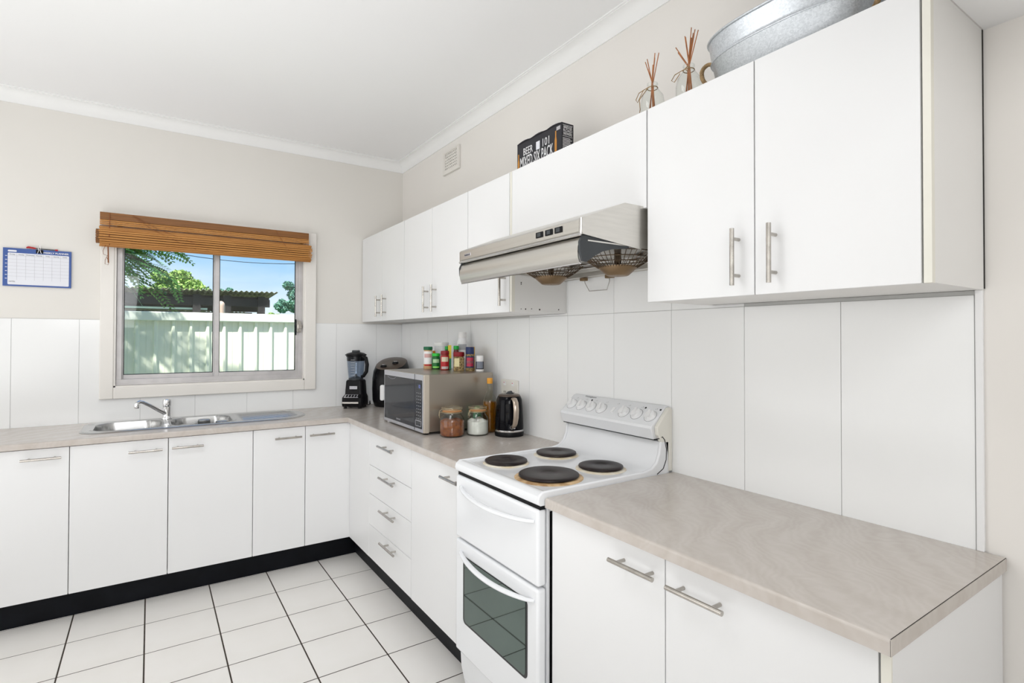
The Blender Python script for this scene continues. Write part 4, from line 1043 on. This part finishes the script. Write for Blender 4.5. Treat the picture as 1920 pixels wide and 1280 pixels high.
# clip-top jars
def clip_jar(x, y, r, h, content, fill, label, seal, tilt):
    t = thing('storage_jar', label, 'jar', (x, y, CT), tilt, 'clip-top storage jars')
    s = r; hb = h*.70; ng = r*.70
    pr = [(s*.90, 0), (s*.98, .006), (s, .018), (s, hb*.72), (s*.95, hb*.86), (ng*1.06, hb), (ng, hb+.006), (ng, h*.80)]
    mb = MB().lathe(pr, n=32, cap=False); mb.lathe([(q*.95, z+.004) for q, z in pr], n=32); mb.disc((0, 0, .0005), s*.9, 32)
    obj('glass_body', mb, M_['jarglass'], t, smooth=40)
    mb = MB(); nn = 32; zt = h*fill
    mb.lathe([(s*.86, .006), (s*.935, .012), (s*.945, .022), (s*.945, zt*.9)], n=nn, cap=True)
    v = [(s*.945*math.cos(2*PI*i/nn), s*.945*math.sin(2*PI*i/nn), zt*.9) for i in range(nn)]
    v2 = [(s*.6*math.cos(2*PI*i/nn), s*.6*math.sin(2*PI*i/nn), zt + .010*math.sin(3*2*PI*i/nn)*(1 if content == 'flour' else .2) + random.uniform(-.002, .002)) for i in range(nn)]
    mb.add(v+v2+[(0, 0, zt)], [(i, (i+1) % nn, nn+(i+1) % nn, nn+i) for i in range(nn)] + [(nn+i, nn+(i+1) % nn, 2*nn) for i in range(nn)])
    obj('contents', mb, M_[content], t, smooth=50)
    mb = MB().lathe([(ng*1.08, h*.815), (ng*1.12, h*.825), (ng*1.12, h*.838), (ng*1.08, h*.845)], n=28); obj('seal', mb, M_[seal], t, smooth=40)
    mb = MB().lathe([(ng*1.12, h*.85), (ng*1.16, h*.87), (ng*1.16, h*.93), (ng*1.08, h*.965), (ng*.80, h*.985), (ng*.75, h*.965), (.004, h*.965)], n=28, cap=False); obj('glass_lid', mb, M_['jarglass'], t, smooth=40)
    mb = MB()
    for z in (h*.795, h*.90, h*.945): mb.tube([(ng*1.17*math.cos(2*PI*i/24), ng*1.17*math.sin(2*PI*i/24), z) for i in range(24)], .0014, 5, True)
    mb.tube([(-ng*1.15, .0, h*.90), (-ng*1.45, .0, h*.86), (-ng*1.5, 0, h*.78), (-ng*1.42, .006, h*.62), (-ng*1.36, .006, h*.60)], .0014, 5)
    mb.tube([(-ng*1.15, .012, h*.80), (-ng*1.40, .012, h*.78), (-ng*1.48, .010, h*.68)], .0014, 5)
    obj('wire_clasp', mb, M_['brass'], t, smooth=50)
    return t
clip_jar(-.349, -1.514, .0635, .152, 'cocoa', .56, 'clip-top glass jar half full of orange-brown powder beside the microwave', 'seal', -.2)
clip_jar(-.219, -1.548, .0570, .150, 'flour', .52, 'clip-top glass jar of white powder next to the kettle', 'seal', .3)

# oil bottle
ob = thing('oil_bottle', 'clear bottle of amber oil with an orange cap behind the kettle', 'bottle', (-.120, -1.505, CT))
pr = [(.036, 0), (.038, .006), (.038, .150), (.034, .175), (.020, .205), (.0135, .225), (.0128, .255)]
mb = MB().lathe(pr, n=28, cap=False); mb.disc((0, 0, .0004), .036, 28); obj('glass_body', mb, M_['bottleglass'], ob, smooth=50)
mb = MB().lathe([(.0335, .004), (.0352, .010), (.0352, .140), (.034, .158), (.003, .158)], n=28); obj('contents', mb, M_['oil'], ob, smooth=40)
mb = MB().lathe([(.0150, .254), (.0155, .258), (.0155, .280), (.0135, .283), (.003, .283)], n=20); obj('cap', mb, M_['orangecap'], ob, smooth=30)
# green bag/bottle partly seen behind the white jar
mb = MB(); v = []; 
secs2 = [(ring(.045, .028, .010), 0, 0, 0), (ring(.048, .030, .012), .02, 0, 0), (ring(.044, .030, .012), .09, 0, 0), (ring(.030, .020, .008), .128, 0, 0), (ring(.020, .012, .005), .136, 0, 0)]
tag(obj('sauce_bottle', loft(secs2), M_['greenlabel'], smooth=45, loc=(-.176, -1.470, CT)), 'small green squeeze bottle behind the jar of white powder', 'bottle')

# kettle
kt = thing('kettle', 'black electric kettle with champagne handle beside the stove', 'kettle', (-.092, -1.650, CT), -.45)
mb = MB().lathe([(.073, 0), (.0745, .004), (.0745, .018), (.072, .024)], n=36); obj('base', mb, M_['black'], kt, smooth=35)
mb = MB().lathe([(.0745, .024), (.0755, .026), (.0755, .031), (.0735, .033)], n=36); obj('chrome_ring', mb, M_['chrome'], kt, smooth=35)
mb = MB().lathe([(.0725, .033), (.0735, .040), (.071, .10), (.067, .16), (.0655, .180), (.060, .196), (.052, .205), (.050, .206)], n=40); obj('body', mb, M_['blackgl'], kt, smooth=50)
mb = MB().lathe([(.057, .200), (.054, .206), (.045, .2095), (.003, .212)], n=36); ld = obj('lid', mb, M_['fryertop'], kt, smooth=50)
mb = MB().prism([(-.022, .208), (-.008, .222), (.012, .226), (.022, .212), (.024, .206)], 1, -.008, .008); obj('lid_knob', mb, M_['grey'], ld, bev=.003, smooth=40)
hp = [(.010, -.062, .190), (.014, -.086, .192), (.018, -.104, .176), (.020, -.110, .140), (.019, -.107, .100), (.016, -.096, .070), (.012, -.078, .052), (.010, -.068, .048)]
mb = MB().tube(hp, [.012, .014, .0145, .0145, .014, .013, .011, .009], 12, flat=.6); obj('handle', mb, M_['fryertop'] if 0 else mat('champagne_metal', (.56, .47, .39), .28, .8), kt, smooth=60)
mb = MB(); mb.prism(rrect(-.008, .008, .055, .165, .007), 1, -.0735, -.064); mb.v = [(p[0]-.020, p[1]+.0035, p[2]) for p in mb.v]; obj('water_gauge', mb, M_['jarglass'], kt)
mb = MB().lathe([(.008, 0), (.007, .002)], (.016, 0, 0), 12, ax=1)
emb = MB(); 
emb.tube([(.004+.0085*math.cos(a), -.0738, .050+.0085*math.sin(a)) for a in [PI*.25+i*PI*1.5/14 for i in range(15)]], .0012, 5)
emb.lathe([(.0048, -.0742), (.0045, -.0725)], (.0165, 0, .0465), 14, ax=1)
obj('emblem', emb, M_['chrome'], kt)

# ------------------------------------------------------------------ spice jars etc. on the microwave
MT = mz1 + .0006
MM = {}
def cm(name, c, r=.4):
    if name not in MM: MM[name] = mat(name, c, r, var=.04, scale=40)
    return MM[name]
spice_mix = mat('mixed_herbs', (.40, .28, .12), .8, scale=120, col2=(.10, .07, .03), detail=2, bump=.4, bscale=200)
def spice(name, label, cat, x, y, r, h, lid, lidh, body, band=None, neck=.88, text=None, lab=None, sq=False, lid_r=1.0, rz=None, content=None):
    cam_dir = math.atan2(-3.95-y, -1.62-x)
    t = thing(name, label, cat, (x, y, MT), cam_dir + PI/2, 'seasoning jars and bottles on the microwave')
    hb = h-lidh
    if sq:
        w = r*1.75
        mb = loft([(ring(w*.95, w*.95, .006), 0, 0, 0), (ring(w, w, .009), .006, 0, 0), (ring(w, w, .009), hb*.86, 0, 0), (ring(w*neck, w*neck, w*neck*.45), hb, 0, 0)])
    else:
        mb = MB().lathe([(r*.93, 0), (r, .004), (r, hb*.86), (r*neck, hb*.97), (r*neck, hb)], n=24)
    obj('body', mb, body, t, smooth=40)
    mb = MB().lathe([(r*lid_r*.97, hb), (r*lid_r, hb+.002), (r*lid_r, h-.003), (r*lid_r*.93, h), (.002, h)], n=24)
    obj('lid', mb, lid, t, smooth=35)
    if lab:
        z0, z1, m2 = lab; rr2 = r*1.012 if not sq else r*.9
        if sq:
            w = r*1.75; mb = MB(); mb.box(-w*.42, w*.05, -w/2-.0008, -w/2+.001, z0*hb, z1*hb)
        else:
            mb = MB().lathe([(rr2, z0*hb), (rr2, z1*hb)], n=24, cap=False)
        lb = obj('label', mb, m2, t, smooth=60)
    if band:
        for (z0, z1, m2) in band:
            mb = MB(); rr2 = r*1.03; A = [(-.5+i/8)*1.7 for i in range(9)]
            v = [(rr2*math.sin(a), -rr2*math.cos(a), z0*hb) for a in A] + [(rr2*math.sin(a), -rr2*math.cos(a), z1*hb) for a in A]
            mb.add(v, [(i, i+1, 9+i+1, 9+i) for i in range(8)]); obj('label_panel', mb, m2, t, smooth=60)
    return t
W_, R__ = cm('label_white', (.88, .87, .86)), cm('label_red', (.48, .015, .02))
spice('seasoning_jar', 'tall seasoning jar with dark green lid and white label, leftmost on the microwave', 'jar', -.220, -.950, .0275, .134, cm('lid_dark_green', (.005, .13, .05)), .020, cm('cream_seasoning', (.66, .42, .22)), [(.16, .24, R__), (.60, .80, cm('label_pinkish', (.66, .40, .38)))], lab=(.26, .93, W_))
spice('seasoning_jar', 'short jar with bright green lid and green label on the microwave', 'jar', -.191, -1.000, .0235, .0945, cm('lid_lime', (.03, .58, .06)), .018, cm('dark_leaf', (.02, .045, .01)), [(.10, .22, cm('label_lime', (.28, .75, .12))), (.50, .78, cm('label_pale', (.45, .70, .40)))], lab=(.06, .95, cm('label_green', (.005, .16, .03))))
spice('seasoning_jar', 'jar with small dark red lid and red and cream label on the microwave', 'jar', -.192, -1.120, .0245, .112, cm('lid_dark_red', (.26, .008, .015)), .022, cm('paprika', (.22, .03, .015)), [(.08, .24, cm('label_grey', (.55, .50, .48))), (.55, .85, cm('label_cream', (.74, .66, .48)))], lab=(.05, .93, R__))
spice('herb_jar', 'wide square jar of dried herbs with red lid and yellow label on the microwave', 'jar', -.155, -1.222, .0345, .107, cm('lid_dark_red', (.26, .008, .015)), .025, spice_mix, lab=(.30, .88, cm('label_pale_yellow', (.74, .66, .36))), sq=True, lid_r=.92)
spice('seasoning_jar', 'tall grinder jar with navy lid and blue-red label on the microwave', 'jar', -.112, -1.275, .0240, .136, cm('lid_navy', (.008, .022, .10)), .040, spice_mix, [(.28, .80, cm('label_crimson', (.48, .03, .07))), (.45, .62, cm('label_pink', (.65, .25, .28)))], lab=(.20, .88, cm('label_navy', (.02, .03, .09))), neck=.95)
spice('pill_bottle', 'small white bottle with dark label, rightmost on the microwave', 'bottle', -.082, -1.335, .0225, .088, W_, .026, W_, [(.28, .88, cm('label_grey_blue', (.20, .22, .27)))], lab=(.20, .90, cm('label_black', (.02, .02, .025))), neck=.8, lid_r=.88)
spice('seasoning_jar', 'jar with tall yellow lid behind the small white bottle on the microwave', 'jar', -.074, -1.228, .0180, .136, cm('lid_yellow', (.78, .42, .01)), .050, cm('mustard', (.55, .30, .04)), [(.5, .8, cm('label_brown', (.25, .12, .02)))])
spice('plastic_tub', 'wide low-shouldered white tub at the back left on the microwave', 'tub', -.118, -.925, .0460, .160, W_, .022, cm('tub_translucent', (.72, .73, .74)), [(.55, .62, cm('tub_grey', (.5, .5, .5)))], neck=.97)
spice('supplement_bottle', 'tallest white bottle with white screw cap on the microwave', 'bottle', -.066, -1.100, .0320, .222, W_, .034, cm('bottle_white', (.88, .88, .89)), [(.62, .80, cm('label_light_grey', (.45, .46, .48)))], neck=.78, lid_r=.82)
spice('seasoning_jar', 'dark red jar with bright green lid behind the square herb jar', 'jar', -.122, -1.128, .0160, .141, cm('lid_green', (.01, .38, .05)), .022, cm('dark_red_spice', (.12, .012, .01)))
spice('seasoning_jar', 'small jar with green lid hidden behind the yellow packet', 'jar', -.128, -1.018, .0115, .137, cm('lid_green', (.01, .38, .05)), .020, cm('dark_leaf', (.02, .045, .01)))
spice('seasoning_jar', 'small jar with orange and black lid behind the bright green-lidded jar', 'jar', -.181, -.936, .0140, .108, cm('lid_orange', (.70, .22, .02)), .016, cm('black_jar', (.02, .02, .02)))
t = thing('seasoning_packet', 'narrow upright yellow and green packet between the red-lidded jars', 'packet', (-.133, -1.066, MT), -.45, 'seasoning jars and bottles on the microwave')
mb = MB(); mb.box(-.0095, .0095, -.006, .006, 0, .065); obj('lower_half', mb, cm('label_green2', (.01, .28, .10)), t)
mb = MB(); mb.box(-.0098, .0098, -.0063, .0063, .065, .144); obj('upper_half', mb, cm('packet_yellow', (.80, .62, .02)), t)

# ================================================================== ON TOP OF THE WALL CUPBOARDS
TZ = UZ1 + .0008
bx = thing('drinks_carton', 'black printed six pack carton on top of the wall cupboards', 'carton', (-.170, -2.04, TZ), 0)
by0, by1, bxx0, bxx1, bz1 = -2.204, -1.876, -.200, -.135, 2.288
mb = MB(); mb.box(bxx0, bxx1, by0, by1, TZ, bz1); obj('box', mb, M_['box'], bx, world=True, bev=.0012)
mb = MB(); n = 16; arcp = [(by0+(by1-by0)*i/n, bz1 - .002 + .012*(1-abs(2*((i/n*3) % 1)-1)**2)*.6) for i in range(n+1)]
mb.prism([(by1, bz1-.004), (by0, bz1-.004)] + arcp, 0, bxx0, bxx0+.003); obj('top_flap', mb, M_['box'], bx, world=True)
fx = bxx0-.0004; Rv, Uv = (0, -1, 0), (0, 0, 1)
obj('title_upper', text_mb('BEER', .048, (fx, -1.925, 2.222), Rv, Uv, xs=.72), M_['whiteink'], bx, world=True)
obj('title_number', text_mb('101', .050, (fx, -2.065, 2.222), Rv, Uv, xs=.85), M_['whiteink'], bx, world=True)
mb = MB(); mb.box(fx-.0003, fx+.0005, -2.052, -2.025, 2.220, 2.256); obj('white_block', mb, M_['paper'], bx, world=True)
obj('title_lower', text_mb('MIXED SIX PACK', .070, (fx, -1.900, 2.168), Rv, Uv, xs=.47, bold=.0006), M_['whiteink'], bx, world=True)
mb = MB(); mb2 = MB()
for (y, zt, m3) in ((-1.888, 2.238, mb), (-2.165, 2.262, mb), (-1.945, 2.160, mb2), (-1.995, 2.155, mb), (-2.16, 2.172, mb2)):
    m3.prism([(y+.007, TZ), (y-.007, TZ), (y-.007, zt-.04), (y-.0035, zt-.025), (y-.0035, zt), (y+.0035, zt), (y+.0035, zt-.025), (y+.007, zt-.04)], 0, fx-.0002, fx+.0004)
obj('printed_bottle', mb, M_['amber'], bx, world=True); obj('printed_bottle', mb2, M_['amber2'], bx, world=True)
mb = MB()
for i in range(4): mb.box(fx-.0002, fx+.0004, -2.195, -2.170, 2.262+i*.004, 2.264+i*.004)
obj('small_print', mb, M_['whiteink'], bx, world=True)
sy = by0-.0004
mb = MB()
for i, wrd in enumerate(('BRIDGE', 'ROAD', 'BREWERS')):
    q = text_mb(wrd, .0165, (-.1675, sy, 2.264-i*.0135), (1, 0, 0), Uv, align='CENTER', xs=(.82, 1.05, .66)[i]); mb.add(q.v, q.f)
for q in ((-.194, -.141, 2.278, 2.2795), (-.194, -.141, 2.231, 2.2325)): mb.box(q[0], q[1], sy-.0004, sy+.0002, q[2], q[3])
for i in range(14): mb.box(-.194, -.141-random.uniform(0, .014), sy-.0004, sy+.0002, 2.222-i*.0062, 2.2245-i*.0062)
obj('side_print', mb, M_['whiteink'], bx, world=True)
# thin beige board lying behind the carton
mb = MB(); mb.box(-.13, -.02, -2.55, -2.02, TZ, TZ+.075)
tag(obj('cardboard_box', mb, M_['cardboard'], world=True, loc=(-.08, -2.3, TZ), bev=.002), 'low brown cardboard box on the cupboards behind the six pack carton', 'box')

def diffuser(x, y, label, reeds, loops):
    t = thing('reed_diffuser', label, 'diffuser', (x, y, TZ), 0, 'reed diffusers on the cupboards')
    pr = [(.036, 0), (.040, .006), (.040, .075), (.036, .098), (.022, .118), (.0155, .124), (.0155, .134), (.018, .137), (.018, .142), (.014, .143)]
    mb = MB().lathe(pr, n=28, cap=False); mb.disc((0, 0, .0005), .036, 28); obj('glass_bottle', mb, M_['jarglass'], t, smooth=50)
    for i, (dx, dz, a0) in enumerate(reeds):
        # dx is the sideways lean of the tip (towards -Y), dz the height of the tip
        base = Vector((-.012*math.cos(a0), .45*dx, .012)); tip = Vector((.012*math.cos(a0*2), -dx, dz))
        k = .132; mb = MB().tube([base, Vector((.002*math.cos(a0), -.004*math.sin(a0), k)), tip], .0016, 6); obj('reed', mb, M_['reed'], t)
    mb = MB(); q = .0175
    mb.tube([(q*math.cos(2*PI*i/18), q*math.sin(2*PI*i/18), .126) for i in range(18)], .0016, 5, True)
    for lp in loops: mb.tube(lp, .0014, 5)
    obj('twine_bow', mb, M_['rope'], t)
diffuser(-.200, -2.695, 'reed diffuser with fewer reeds, left of the pair on the cupboards', [(-.030, .232, .3), (-.024, .224, 1.2), (-.020, .234, 2.2), (-.018, .200, .9), (.0, .235, 3.1), (.004, .205, 4.0), (.020, .236, 5.0), (.026, .238, 5.6)],
         [[(-.018, .004, .126), (-.034, .030, .112), (-.036, .042, .092), (-.036, .034, .080), (-.034, .026, .095), (-.03, .012, .118)], [(-.018, .004, .126), (-.040, .022, .085), (-.041, .018, .05), (-.041, .024, .02)]])
diffuser(-.200, -2.845, 'reed diffuser standing beside the galvanised tub on the cupboards', [(-.050, .208, .3), (-.044, .216, 1.2), (-.012, .240, 2.2), (-.010, .236, .9), (.008, .246, 3.1), (.012, .225, 4.0), (.018, .252, 5.0), (.022, .248, 5.6), (.028, .246, 2.9)],
         [[(-.018, .0, .126), (-.028, -.018, .126), (-.032, -.026, .114), (-.030, -.018, .108), (-.02, -.004, .122)], [(-.018, .0, .126), (-.036, .026, .112), (-.040, .036, .096), (-.038, .026, .088), (-.03, .010, .112)]])

# galvanised tub
tub = thing('galvanised_tub', 'oval galvanised metal tub with rope handles on the right-hand cupboards', 'tub', (-.160, -3.150, TZ), 0)
def oval(a, b, n=64, p=2.6):
    out = []
    for i in range(n):
        t_ = 2*PI*i/n; c, s = math.cos(t_), math.sin(t_)
        out.append((b*math.copysign(abs(c)**(2/p), c), a*math.copysign(abs(s)**(2/p), s)))
    return out
tub.scale = (1, 1, .86)
L0, W0 = .232, .118
secs3 = [(oval(L0-.035, W0-.022), 0, 0, 0), (oval(L0-.030, W0-.018), .004, 0, 0), (oval(L0-.012, W0-.006), .100, 0, 0), (oval(L0-.009, W0-.003), .104, 0, 0), (oval(L0-.009, W0-.003), .110, 0, 0), (oval(L0-.010, W0-.005), .114, 0, 0), (oval(L0-.008, W0-.004), .122, 0, 0), (oval(L0, W0+.002), .180, 0, 0)]
inner = [(oval(L0-.002, W0), .180, 0, 0), (oval(L0-.014, W0-.008), .100, 0, 0), (oval(L0-.034, W0-.022), .006, 0, 0)]
mb = loft(secs3, cap=False); loft(inner, mb, cap=False); n = 64; mb.add([(p[0], p[1], .003) for p in oval(L0-.034, W0-.021)], [tuple(range(64))])
obj('body', mb, M_['galv'], tub, smooth=45)
mb = MB().tube([(p[0], p[1], .181) for p in oval(L0+.001, W0+.003)], .0042, 8, True); obj('rolled_rim', mb, M_['galv'], tub, smooth=60)
mb = MB().tube([(p[0], p[1], .107) for p in oval(L0-.008, W0-.002)], .0025, 6, True); obj('swage_line', mb, M_['galv'], tub, smooth=60)
def twist(path, r=.0035, turns=7):
    mb = MB(); path = [Vector(p) for p in path]; n = 48
    def pos(t_):
        k = t_*(len(path)-1); i = min(int(k), len(path)-2); u = k-i
        p0, p1, p2, p3 = path[max(i-1, 0)], path[i], path[i+1], path[min(i+2, len(path)-1)]
        return .5*((2*p1)+(p2-p0)*u+(2*p0-5*p1+4*p2-p3)*u*u+(3*p1-p0-3*p2+p3)*u**3)
    for ph in range(3):
        pts = []
        for j in range(n+1):
            t_ = j/n; q = pos(t_); d = (pos(min(1, t_+.01))-pos(max(0, t_-.01))).normalized(); a = d.cross(Vector((1, .2, .1))).normalized(); b = d.cross(a)
            an = 2*PI*turns*t_+ph*2*PI/3; pts.append(q+(a*math.cos(an)+b*math.sin(an))*r)
        mb.tube(pts, r*1.05, 6)
    return mb
obj('rope_handle', twist([(-.050, L0-.022, .118), (-.060, L0-.010, .118), (-.068, L0+.002, .100), (-.068, L0+.000, .070), (-.062, L0-.014, .045), (-.050, L0-.034, .035)]), M_['rope'], tub, smooth=60)
obj('rope_handle', twist([(-.062, -L0+.026, .110), (-.074, -L0+.004, .105), (-.082, -L0-.014, .085), (-.082, -L0-.018, .055), (-.074, -L0, .035), (-.062, -L0+.022, .030)]), M_['rope'], tub, smooth=60)
